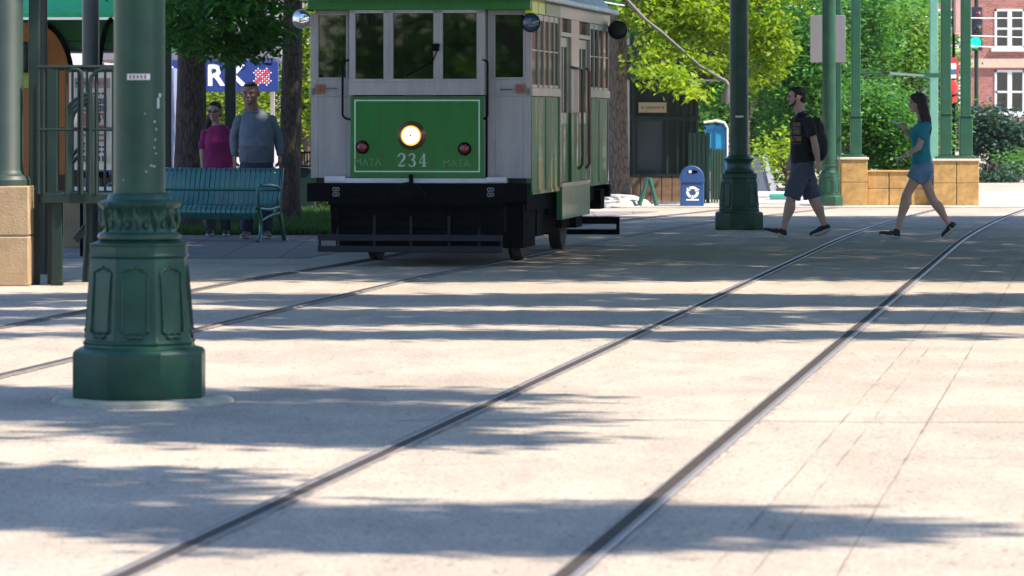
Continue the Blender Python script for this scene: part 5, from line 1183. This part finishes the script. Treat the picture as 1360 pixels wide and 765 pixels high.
def face_bits(parent, at, k, eyec, browc, lipc=None, glasses=False, wide=1.0):
    m_e = bpy.data.materials.get(eyec[0]) or M(eyec[0], eyec[1], .3)
    for s in (-1, 1):
        e = MB(); e.ell(at((.076,s*.031,.002)), (.012*k,.013*k,.008*k), nu=10, nv=7)
        if not glasses: e.build('eye', m_e, parent)
        b = MB(); b.tube([at((.088,s*.014,.020)), at((.090,s*.032,.026)), at((.078,s*.050,.020))], [.004*k,.005*k,.003*k], 6); b.build('eyebrow', bpy.data.materials.get(browc[0]) or M(browc[0], browc[1], .8), parent)
    l = MB(); l.tube([at((.082,-.022,-.060)), at((.094,0,-.058)), at((.082,.022,-.060))], [.003*k,.007*k,.003*k], 8); l.build('lips', bpy.data.materials.get('lip_tone') or M('lip_tone', (.30,.11,.10), .5), parent)
def shoe(parent, heel, toe, ankle, w, mat, solem, roll=0):
    heel, toe, ankle = Vector(heel), Vector(toe), Vector(ankle); d = (toe-heel); Ln = d.length; d = d/Ln; l = Vector((0,1,0)); up = d.cross(l)*-1
    if up.z < 0: up = -up
    l = up.cross(d)
    def Q(a, b, c): return heel+d*a*Ln+l*b*w+up*c
    so_ = MB(); rg = []
    out = [(0,0,.0),( .0,-.32,0),(.08,-.42,0),(.3,-.40,0),(.6,-.50,0),(.82,-.46,0),(.95,-.30,0),(1.0,0,0),(.95,.30,0),(.82,.46,0),(.6,.50,0),(.3,.40,0),(.08,.42,0),(.0,.32,0)][1:]
    for c in (.0, .024): rg.append([Q(a, b, c+(.006 if a > .8 else 0)) for a, b, _ in out])
    so_.rings(rg); up_ = MB()
    up_.ell(Q(.17,0,.050), (.001,)*3) if False else None
    for a, r, hgt in ((.13,.37,.048),(.28,.38,.052),(.45,.40,.046),(.62,.45,.036),(.78,.44,.032),(.88,.36,.030)):
        Mx = Matrix((d, l, up)).transposed(); up_.ell(Q(a,0,.024+hgt*.35), (Ln*.15, r*w, hgt), Mx, 14, 9)
    chain(up_, [Q(.2,0,.05), Q(.2,0,.05).lerp(ankle, .75)], [.042,.040])
    u = organic(up_, 'shoe', mat, parent, .006, 3); so_.build('sole', solem, u, bevel=.004)
    la = MB()
    for a in (.38,.46,.54): la.tube([Q(a,-.22,.072-(a-.38)*.13), Q(a+.01,0,.083-(a-.38)*.13), Q(a,.22,.072-(a-.38)*.13)], .0035, 6)
    la.build('laces', solem, u); return u
m_sole = M('shoe_sole_white', (.55,.55,.53), .7); m_shoeblk = M('black_canvas_shoe', (.018,.02,.026), .7, var=.3)

# --- walking man with backpack
DM = 53.6
pm = empty('person', (wx(1066, DM), DM, .004), R(180)); tag(pm, 'bearded man walking in black T-shirt, grey shorts and backpack', 'person')
sk = skin_mat('skin_light', (.62,.36,.27)); b = MB()
at = head(b, (.075, 0, 1.675), .240)
chain(b, [(-.0,0,1.44),(.035,0,1.52),(.055,0,1.60)], [.074,.064,.062])
torso(b, [(.78,0,0,.10,.12),(.86,0,0,.115,.155),(.95,0,0,.11,.15),(1.1,.01,0,.10,.14),(1.25,.01,0,.11,.155),(1.38,0,0,.105,.17),(1.45,-.005,0,.08,.15),(1.49,0,0,.05,.08)])
for s, P_ in ((1, [(-.06,.17,1.42),(-.125,.215,1.15),(-.165,.205,.93)]), (-1, [(.06,-.17,1.42),(.06,-.215,1.15),(.13,-.22,.93)])):
    chain(b, [Vector(P_[0])+Vector((0,0,-.03)), P_[1], P_[2]], [.046,.043,.029]); chain(b, [Vector(P_[1]).lerp(Vector(P_[2]), .05), Vector(P_[1]).lerp(Vector(P_[2]), .35), P_[2]], [.042,.044,.029])
    dv = Vector(P_[2])-Vector(P_[1]); hand(b, P_[2], dv.normalized()+Vector((-.05,0,-.1)), (.5, -s*.6, 0), -s, .55)
# left leg forward (near the camera), right leg back
legs = (([(.02,.075,.84),(.145,.10,.47),(.235,.10,.115)], 1), ([(-.0,-.075,.84),(-.13,-.10,.47),(-.275,-.10,.15)], -1))
for pts, s in legs:
    chain(b, pts, [.078,.060,.038]); c_ = Vector(pts[1]).lerp(Vector(pts[2]), .30)+Vector((-.022,0,0)); chain(b, [Vector(pts[1])+Vector((-.008,0,-.02)), c_, Vector(pts[1]).lerp(Vector(pts[2]), .75)], [.048,.060,.042])
chain(b, [(.235,.10,.115),(.26,.10,.06),(.36,.10,.075)], [.036,.036,.028]); chain(b, [(-.275,-.10,.15),(-.275,-.10,.09),(-.18,-.10,.045)], [.036,.036,.028])
body = organic(b, 'body', sk, pm, .0065, 2)
face_bits(pm, at, 1.02, ('dark_eye', (.03,.02,.015)), ('dark_brow', (.03,.018,.012)))
hm = M('dark_brown_hair', (.028,.015,.010), .8, var=.4, scale=40, bump=.6, bscale=120)
b = MB(); 
for o, r in (((-.024,0,.048),(.094,.082,.078)),((.03,0,.092),(.055,.060,.030)),((-.062,0,-.005),(.052,.066,.070)),((-.022,0,.06),(.09,.083,.055))): b.ell(at(o), r, nu=18, nv=12)
for s in (-1,1): b.ell(at((.012,s*.074,.02)), (.016,.008,.034))
organic(b, 'hair', hm, pm, .006, 2, .006, .02)
b = MB(); b.tube([at((.008,-.071,-.03)), at((.03,-.062,-.075)), at((.062,-.03,-.098)), at((.078,0,-.100)), at((.062,.03,-.098)), at((.03,.062,-.075)), at((.008,.071,-.03))], [.007,.013,.014,.015,.014,.013,.007], 10)
b.tube([at((.090,-.026,-.062)), at((.094,-.020,-.046)), at((.099,0,-.043)), at((.094,.020,-.046)), at((.090,.026,-.062))], .0055, 8); organic(b, 'beard', M('brown_beard', (.06,.032,.02), .85, var=.3, scale=60), pm, .005, 2)
# T-shirt
m_tee = M('black_tshirt', (.010,.011,.016), .8, var=.25, scale=8, bump=1, bscale=11); b = MB()
torso(b, [(.855,0,0,.135,.178),(.90,.005,0,.135,.178),(1.0,.015,0,.130,.170),(1.12,.02,0,.125,.165),(1.25,.02,0,.130,.175),(1.36,.01,0,.118,.175),(1.43,.0,0,.10,.170),(1.475,.0,0,.075,.125),(1.495,.005,0,.062,.075)])
tee = organic(b, 'tshirt', m_tee, pm, .009, 2, .012, .14)
for pp in ([(-.045,.160,1.41),(-.072,.20,1.32),(-.105,.222,1.215)], [(.05,-.165,1.415),(.06,-.20,1.32),(.06,-.215,1.215)]):
    b = MB(); b.tube([Vector(pp[0])+Vector((0,0,.03)), pp[0], pp[1], pp[2]], [.058,.072,.070,.071], 16); organic(b, 'sleeve', m_tee, tee, .008, 2, .014, .07)
# printed chest graphic: a thin patch hugging the shirt front
m_pr1 = M('print_ochre', (.34,.20,.07), .8, var=.3); m_pr2 = M('print_grey', (.12,.12,.12), .8, var=.4)
def chest_patch(y0, y1, z0, z1, mat, lift, nm='shirt_print'):
    bpy.context.view_layer.update()
    mb = MB(); nx, nz = 8, 8; V = []
    for j in range(nz+1):
        for i in range(nx+1):
            y = y0+(y1-y0)*i/nx; z = z0+(z1-z0)*j/nz
            V.append(surf(y, z, lift))
    mb.add(V, [(j*(nx+1)+i, j*(nx+1)+i+1, (j+1)*(nx+1)+i+1, (j+1)*(nx+1)+i) for j in range(nz) for i in range(nx)])
    o = mb.build(nm, mat, tee)
    return o
def surf(y, z, lift):       # y/.145 of a quarter turn round the chest, starting just off its middle
    a = R(8+82*y/.145); d_ = Vector((math.cos(a), math.sin(a), 0)); ok, loc, n_, i_ = tee.ray_cast(Vector((.02, 0, z))+d_*.7, -d_); return (loc if ok else Vector((.02,0,z))+d_*.15)+d_*lift
for (a, c, e, f, mt) in ((.0,.135,1.335,1.375,m_pr1),(.01,.135,1.23,1.325,m_pr2),(.03,.10,1.30,1.33,m_pr1),(.02,.12,1.245,1.285,m_pr1),(.005,.14,1.155,1.215,m_pr1),(.03,.11,1.165,1.19,m_pr2),(.0,.14,1.12,1.135,m_pr2)):
    chest_patch(a, c, e, f, mt, .004+(.002 if mt == m_pr1 else 0))
# shorts
m_sh = M('grey_plaid_shorts', (.085,.092,.13), .85, var=.2, scale=30, bump=1, bscale=12); b = MB()
torso(b, [(.70,0,0,.11,.16),(.78,0,0,.145,.185),(.88,0,0,.140,.178),(.925,0,0,.132,.168)])
for pts, s in legs:
    a_, k_ = Vector(pts[0]), Vector(pts[1]); b.tube([a_+Vector((0,0,-.02)), a_.lerp(k_, .5)+Vector((-.01,0,0)), a_.lerp(k_, 1.0)+Vector((-.01*s,0,.01))], [.118,.112,.106], 18)
organic(b, 'shorts', m_sh, pm, .009, 2, .018, .10)
shoe(pm, (.205,.10,.012), (.475,.10,.075), (.235,.10,.115), .095, m_shoeblk, m_sole)
shoe(pm, (-.345,-.10,.105), (-.105,-.10,.012), (-.275,-.10,.15), .095, m_shoeblk, m_sole)
bk = MB()
bk.rings([[(-.10-dx, y, z) for y, z in ((-.13,1.43),(.13,1.43),(.15,1.35),(.155,1.0),(.12,.92),(-.12,.92),(-.155,1.0),(-.15,1.35))] for dx in (0, .10)])
bk.ell((-.215,0,1.10), (.09,.135,.18)); bk.ell((-.18,0,1.28), (.085,.13,.14)); bk.tube([(-.12,.0,1.42),(-.15,0,1.46),(-.17,0,1.42)], .01, 6)
bp = organic(bk, 'backpack', M('black_backpack', (.012,.014,.022), .75, var=.3), None, .010, 4, .012, .08)
bp.location = pm.location; bp.rotation_euler = pm.rotation_euler; tag(bp, 'black backpack worn by the bearded walking man', 'backpack')
b = MB()
for s in (-1, 1): b.tube([(-.11,s*.085,1.47),(-.02,s*.10,1.515),(.07,s*.11,1.47),(.135,s*.125,1.36),(.13,s*.165,1.2),(.03,s*.195,1.08),(-.12,s*.15,1.02)], .014, 6, .5)
b.tube([(-.16,.15,1.0),(-.17,.16,.92),(-.20,.16,.86)], .010, 6); b.build('strap', m_shoeblk, bp)

# --- walking woman
DW = 53.4
pw_ = empty('person', (wx(1223.5, DW), DW, .004), R(180)); tag(pw_, 'long-haired woman walking in teal top and denim shorts', 'person')
sk2 = skin_mat('skin_fair', (.66,.38,.29)); b = MB()
at = head(b, (.045, 0, 1.605), .222, wide=.92)
chain(b, [(-.03,0,1.36),(-.005,0,1.44),(.02,0,1.51)], [.058,.047,.047])
torso(b, [(.76,0,0,.10,.12),(.84,-.01,0,.115,.155),(.93,-.01,0,.098,.138),(1.04,0,0,.085,.118),(1.16,0,0,.092,.13),(1.25,.01,0,.108,.14),(1.33,-.015,0,.085,.145),(1.39,-.02,0,.055,.09)])
chain(b, [(-.045,.145,1.335),(.045,.175,1.085),(.19,.15,.985)], [.046,.036,.024]); hand(b, (.19,.15,.985), (.14,-.02,-.05), (0,-.3,-1), 1, .6, .17)
chain(b, [(-.02,-.145,1.335),(.04,-.19,1.12),(.16,-.15,1.27)], [.046,.036,.024]); hand(b, (.16,-.15,1.27), (.10,.06,.07), (0,.5,.7), 1, .9, .17)
legsw = (([(.015,.07,.82),(.185,.085,.515),(.29,.085,.11)], 1), ([(-.01,-.07,.82),(-.135,-.085,.475),(-.345,-.085,.165)], -1))
for pts, s in legsw:
    chain(b, pts, [.078,.054,.033]); c_ = Vector(pts[1]).lerp(Vector(pts[2]), .28)+Vector((-.022,0,0)); chain(b, [Vector(pts[1])+Vector((-.006,0,-.02)), c_, Vector(pts[1]).lerp(Vector(pts[2]), .72)], [.043,.053,.038])
chain(b, [(.29,.085,.11),(.31,.085,.055),(.39,.085,.05)], [.032,.032,.026]); chain(b, [(-.345,-.085,.165),(-.355,-.085,.10),(-.29,-.085,.05)], [.032,.032,.026])
organic(b, 'body', sk2, pw_, .006, 2)
face_bits(pw_, at, .94, ('dark_eye', (.03,.02,.015)), ('dark_brow', (.03,.018,.012)))
hw = M('long_dark_auburn_hair', (.035,.012,.012), .55, var=.4, scale=30, bump=.6, bscale=140, stretch=(4,4,.6)); b = MB()
for o, r in (((-.022,0,.045),(.100,.080,.085)),((.03,0,.085),(.060,.062,.035)),((-.06,0,-.01),(.060,.072,.085))): b.ell(at(o), r, nu=18, nv=12)
for s in (-.045, 0, .045): chain(b, [at((-.065,s,.02)), at((-.085,s*1.3,-.09)), at((-.115,s*1.5,-.20)), at((-.13,s*1.5,-.32)), at((-.135,s*1.2,-.44))], [.052,.050,.050,.044,.018])
for s in (-1, 1): chain(b, [at((.0,s*.070,.04)), at((-.02,s*.082,-.05)), at((-.055,s*.10,-.16)), at((-.075,s*.12,-.26))], [.020,.026,.036,.026])
organic(b, 'hair', hw, pw_, .007, 2, .014, .03)
m_teal = M('teal_top', (.014,.27,.33), .8, var=.15, scale=6, bump=1, bscale=12); b = MB()
torso(b, [(.875,-.005,0,.128,.165),(.93,-.005,0,.118,.155),(1.04,.0,0,.104,.135),(1.16,.005,0,.108,.142),(1.245,.018,0,.125,.150),(1.32,-.01,0,.100,.155),(1.375,-.018,0,.075,.115),(1.395,-.018,0,.062,.075)])
chain(b, [(-.045,.14,1.33),(-.02,.168,1.255),(-.008,.178,1.215)], [.060,.056,.054]); chain(b, [(-.02,-.14,1.33),(.0,-.168,1.255),(.01,-.178,1.215)], [.060,.056,.054])
organic(b, 'top', m_teal, pw_, .008, 2, .014, .09)
m_den = M('light_denim', (.17,.27,.44), .85, var=.2, scale=12, bump=.8, bscale=20, dirt=(.35,.42,.5), dirt_amt=.4); b = MB()
torso(b, [(.735,0,0,.11,.15),(.80,-.01,0,.140,.178),(.88,-.012,0,.132,.170),(.925,-.008,0,.115,.152)])
for pts, s in legsw:
    a_, k_ = Vector(pts[0]), Vector(pts[1]); b.tube([a_+Vector((0,0,-.02)), a_.lerp(k_, .22), a_.lerp(k_, .42)], [.112,.112,.106], 18)
organic(b, 'denim_shorts', m_den, pw_, .008, 2, .012, .07)
m_dksh = M('dark_green_shoe', (.02,.035,.035), .7, var=.3)
shoe(pw_, (.262,.085,.008), (.505,.085,.035), (.29,.085,.11), .085, m_dksh, m_sole); shoe(pw_, (-.440,-.085,.150), (-.275,-.085,.008), (-.345,-.085,.165), .085, m_dksh, m_sole)
b = MB(); b.tube([at((-.02,.055,-.14)), (.085,.07,1.24), (.112,.03,1.19)], .008, 6); b.build('strap_line', M('pale_strap', (.5,.55,.55), .6), pw_)
ph = MB(); ph.box(-.075,.075,-.035,.035,-.005,.005); po = ph.build('phone', M('white_phone', (.6,.6,.62), .3), None, bevel=.003); po.location = (pw_.location.x-.275, DW+.09, 1.37); po.rotation_euler = (R(25), R(28), R(8)); tag(po, 'slim white phone held by the walking woman', 'phone')
wb = MB(); wb.tube([(.172+.0*a, .152+.028*math.cos(a), .995+.028*math.sin(a)) for a in [6.28318*i/12 for i in range(13)]], .006, 6); wb.build('bracelet', m_white, pw_)

# --- standing man
DS_ = 53.6
ps_ = empty('person', (wx(341, DS_), DS_, .004), R(-90)); tag(ps_, 'heavyset man in grey long-sleeved shirt and jeans standing behind the bench', 'person')
sk3 = skin_mat('skin_brown', (.27,.14,.095)); b = MB()
at = head(b, (.03, -.075, 1.715), .270, R(-10), 1.2)
chain(b, [(0,-.04,1.50),(.01,-.065,1.57),(.015,-.075,1.64)], [.09,.082,.080])
torso(b, [(.82,0,0,.12,.15),(.95,.02,0,.15,.18),(1.1,.05,0,.18,.19),(1.25,.03,0,.15,.17),(1.38,0,0,.11,.16),(1.45,0,0,.08,.12),(1.50,0,-.03,.06,.08)])
chain(b, [(0,.15,1.37),(-.01,.25,1.20),(.03,.275,1.0)], [.055,.052,.034]); hand(b, (.03,.275,1.0), (.08,.0,-.3), (-.3,-1,0), 1, .75, .19)
chain(b, [(0,-.17,1.37),(-.01,-.27,1.20),(.03,-.26,1.0)], [.065,.052,.034]); hand(b, (.03,-.26,1.0), (.05,.02,-.3), (-.3,1,0), -1, .7, .19)
for s in (-1, 1): chain(b, [(0,s*.095,.86),(.01,s*.11,.48),(0,s*.115,.10)], [.10,.065,.042]); chain(b, [(0,s*.115,.10),(.02,s*.12,.05),(.12,s*.135,.045)], [.042,.040,.032])
organic(b, 'body', sk3, ps_, .007, 2)
face_bits(ps_, at, 1.04, ('dark_eye', (.03,.02,.015)), ('black_brow', (.012,.01,.01)))
b = MB()
for o, r in (((-.024,0,.052),(.100,.096,.084)),((-.058,0,.01),(.065,.092,.080)),((.025,0,.088),(.058,.072,.034))): b.ell(at(o), r, nu=18, nv=12)
organic(b, 'hair', M('short_black_hair', (.015,.013,.013), .8, var=.4, scale=50), ps_, .006, 2)
m_gs = M('grey_blue_shirt', (.14,.168,.215), .85, var=.12, scale=6, bump=1, bscale=9); b = MB()
torso(b, [(.90,.0,0,.165,.205),(.95,.02,0,.178,.208),(1.1,.055,0,.205,.212),(1.25,.035,0,.180,.210),(1.38,.01,0,.140,.200),(1.44,0,-.005,.112,.185),(1.49,0,-.02,.092,.145),(1.535,0,-.03,.078,.092)])
slv = []
for s, P_ in ((1, [(0,.170,1.405),(-.01,.25,1.20),(.03,.277,1.01)]), (-1, [(0,-.205,1.40),(-.01,-.27,1.20),(.03,-.262,1.01)])): slv.append(P_)
shs = organic(b, 'shirt', m_gs, ps_, .010, 2, .022, .10)
for P_ in slv:
    b = MB(); q0, q1, q2 = map(Vector, P_); chain(b, [q0, q0.lerp(q1,.5)+Vector((.004,0,0)), q1, q1.lerp(q2,.5), q2], [.064,.064,.059,.053,.044]); organic(b, 'sleeve', m_gs, shs, .008, 1, .020, .06)
tee2 = tee; tee = shs
def surf(y, z, lift):
    ok, loc, n_, i_ = shs.ray_cast(Vector((.8, y, z)), Vector((-1, 0, 0))); return Vector(((loc.x if ok else .2)+lift, y, z))
for q in ((-.03,.03,1.24,1.46),): chest_patch(-.055,-.022,1.22,1.46,m_gs,.006,'placket')
for z in (1.42,1.37,1.32,1.27): chest_patch(-.042,-.034,z,z+.009,M('shirt_button', (.35,.36,.38), .4) if z == 1.42 else bpy.data.materials['shirt_button'],.010,'button')
for y0 in (-.17,.06): chest_patch(y0,y0+.10,1.385,1.41,m_gs,.007,'pocket_flap')
b = MB()
b.tube([(.01+.088*math.cos(a), -.045+.098*math.sin(a), 1.528-.03*math.cos(a)) for a in [6.28318*i/24 for i in range(25)]], .014, 8)
b.build('collar', m_gs, shs, bevel=.003)
m_je = M('dark_jeans', (.028,.045,.095), .85, var=.2, scale=8); b = MB()
torso(b, [(.74,0,0,.13,.18),(.82,0,0,.155,.198),(.92,.01,0,.160,.20)])
for s in (-1, 1): b.tube([(0,s*.098,.84),(.01,s*.11,.48),(.0,s*.118,.09)], [.118,.088,.078], 18)
organic(b, 'jeans', m_je, ps_, .010, 2, .016, .08)
m_gsh = M('grey_trainer', (.20,.21,.20), .7)
for s in (-1, 1): shoe(ps_, (-.07,s*.11,.006), (.21,s*.155,.006), (0,s*.115,.10), .10, m_gsh, m_sole)

# --- driver standing in the cab
dv_ = empty('person', (TX+X(612)+.05, TY+.55, .85), R(-97)); tag(dv_, 'driver in dark clothes dimly seen through the tram windscreen', 'person')
b = MB(); at = head(b, (.02, 0, 1.50), .235, R(12)); chain(b, [(0,0,1.28),(.01,0,1.40)], [.07,.06])
torso(b, [(.62,0,0,.11,.15),(.9,0,0,.12,.17),(1.1,0,0,.12,.17),(1.25,0,0,.10,.18),(1.32,0,0,.06,.09)])
for s in (-1, 1): chain(b, [(0,s*.17,1.24),(.06,s*.23,1.0),(.26,s*.15,.92)], [.055,.045,.030]); hand(b, (.26,s*.15,.92), (.1,0,-.03), (0,0,-1), s, .7, .17); chain(b, [(0,s*.09,.66),(0,s*.1,.36),(0,s*.1,.05)], [.09,.06,.045])
organic(b, 'body', sk, dv_, .009, 2); b = MB(); b.ell(at((-.02,0,.05)), (.098,.088,.08)); b.ell(at((.07,0,.055)), (.06,.06,.012)); organic(b, 'cap', m_shoeblk, dv_, .008, 2)
b = MB(); torso(b, [(.58,0,0,.13,.17),(.9,0,0,.14,.19),(1.1,0,0,.14,.19),(1.25,0,0,.12,.19),(1.335,0,0,.07,.09)])
for s in (-1, 1): chain(b, [(0,s*.17,1.24),(.06,s*.23,1.0),(.22,s*.165,.935)], [.072,.058,.045])
organic(b, 'uniform', M('navy_uniform', (.02,.03,.06), .85), dv_, .011, 2, .01, .1)
b = MB(); torso(b, [(.60,0,0,.125,.165),(.56,0,0,.12,.16)][::-1])
for s in (-1, 1): b.tube([(0,s*.09,.60),(0,s*.1,.36),(0,s*.1,.03)], [.10,.08,.07], 14)
organic(b, 'trousers', bpy.data.materials['navy_uniform'], dv_, .012, 2)

# --- standing woman
DQ = 54.5
pq = empty('person', (wx(290, DQ), DQ, .008), R(-90)); tag(pq, 'woman in magenta T-shirt and sunglasses standing beside the thick trunk', 'person')
b = MB(); at = head(b, (.02, -.045, 1.500), .240, R(-14), .98)
chain(b, [(0,-.01,1.29),(.0,-.025,1.36),(.01,-.035,1.42)], [.062,.052,.050])
torso(b, [(.70,0,0,.11,.14),(.80,0,0,.125,.165),(.92,0,0,.115,.145),(1.02,0,0,.105,.135),(1.14,.02,0,.125,.15),(1.24,0,0,.09,.14),(1.31,0,0,.065,.09)])
chain(b, [(0,.155,1.24),(-.01,.19,1.02),(.03,.185,.83)], [.048,.040,.027]); hand(b, (.03,.185,.83), (.05,0,-.3), (-.2,-1,0), 1, .7, .165)
chain(b, [(0,-.155,1.24),(-.01,-.19,1.02),(.03,-.185,.83)], [.048,.040,.027]); hand(b, (.03,-.185,.83), (.05,0,-.3), (-.2,1,0), -1, .7, .165)
for s in (-1, 1): chain(b, [(0,s*.08,.78),(0,s*.085,.44),(0,s*.085,.09)], [.088,.056,.036]); chain(b, [(0,s*.085,.09),(.02,s*.088,.045),(.10,s*.10,.04)], [.036,.034,.028])
organic(b, 'body', skin_mat('skin_olive', (.40,.22,.16)), pq, .0065, 2)
face_bits(pq, at, .95, ('dark_eye', (.03,.02,.015)), ('black_brow', (.012,.01,.01)), glasses=True)
g_ = MB()
for s in (-1, 1): g_.ell(at((.086,s*.030,.004)), (.007,.026,.019), nu=14, nv=8); g_.tube([at((.082,s*.052,.008)), at((.0,s*.080,.008))], .003, 6)
g_.tube([at((.09,-.012,.008)), at((.09,.012,.008))], .003, 6); g_.build('sunglasses', M('dark_lenses', (.04,.035,.05), .12, coat=.6), pq)
b = MB()
for o, r in (((-.024,0,.046),(.096,.082,.078)),((.03,0,.086),(.052,.062,.030)),((-.06,0,-.01),(.058,.074,.075))): b.ell(at(o), r, nu=18, nv=12)
chain(b, [at((-.06,-.055,-.05)), at((-.05,-.09,-.14)), at((-.01,-.11,-.25)), at((.01,-.115,-.36))], [.045,.040,.034,.014])
organic(b, 'hair', bpy.data.materials['short_black_hair'], pq, .007, 2, .01, .03)
b = MB(); torso(b, [(.80,0,0,.145,.185),(.86,0,0,.14,.178),(1.0,.005,0,.125,.160),(1.13,.02,0,.140,.170),(1.22,.0,0,.118,.165),(1.29,0,0,.09,.135),(1.335,0,0,.070,.085)])
mg = organic(b, 'tshirt', M('magenta_tshirt', (.24,.006,.095), .85, var=.1, bump=1, bscale=10), pq, .009, 2, .016, .10)
for s in (-1, 1): b = MB(); b.tube([(0,s*.145,1.27),(0,s*.158,1.23),(-.005,s*.182,1.13),(-.008,s*.19,1.05)], [.045,.056,.052,.053], 16); organic(b, 'sleeve', mg.data.materials[0], mg, .008, 2, .012, .07)
b = MB(); torso(b, [(.66,0,0,.12,.16),(.75,0,0,.138,.178),(.83,0,0,.135,.17)])
for s in (-1, 1): b.tube([(0,s*.085,.78),(0,s*.09,.44),(0,s*.09,.07)], [.10,.072,.062], 18)
organic(b, 'trousers', M('dark_trousers', (.02,.022,.03), .85), pq, .010, 2, .012, .08)
for s in (-1, 1): shoe(pq, (-.06,s*.085,.006), (.18,s*.105,.006), (0,s*.085,.09), .085, m_shoeblk, m_sole)

# ---------------------------------------------------------------- hazy air
hz = MB(); hz.box(-60, 60, -45, 205, -1.2, 20); hzo = hz.build('haze', bpy.data.materials.new('haze'), smooth=False)
mh = bpy.data.materials['haze']; mh.use_nodes = True; t = mh.node_tree; t.nodes.clear(); o_ = t.nodes.new('ShaderNodeOutputMaterial')
v = t.nodes.new('ShaderNodeVolumePrincipled'); v.inputs['Color'].default_value = (.85,.93,.95,1); v.inputs['Density'].default_value = .0001; v.inputs['Anisotropy'].default_value = .3
t.links.new(v.outputs[0], o_.inputs['Volume']); tag(hzo, 'faint bright haze in the air of the street', 'haze', kind='stuff')
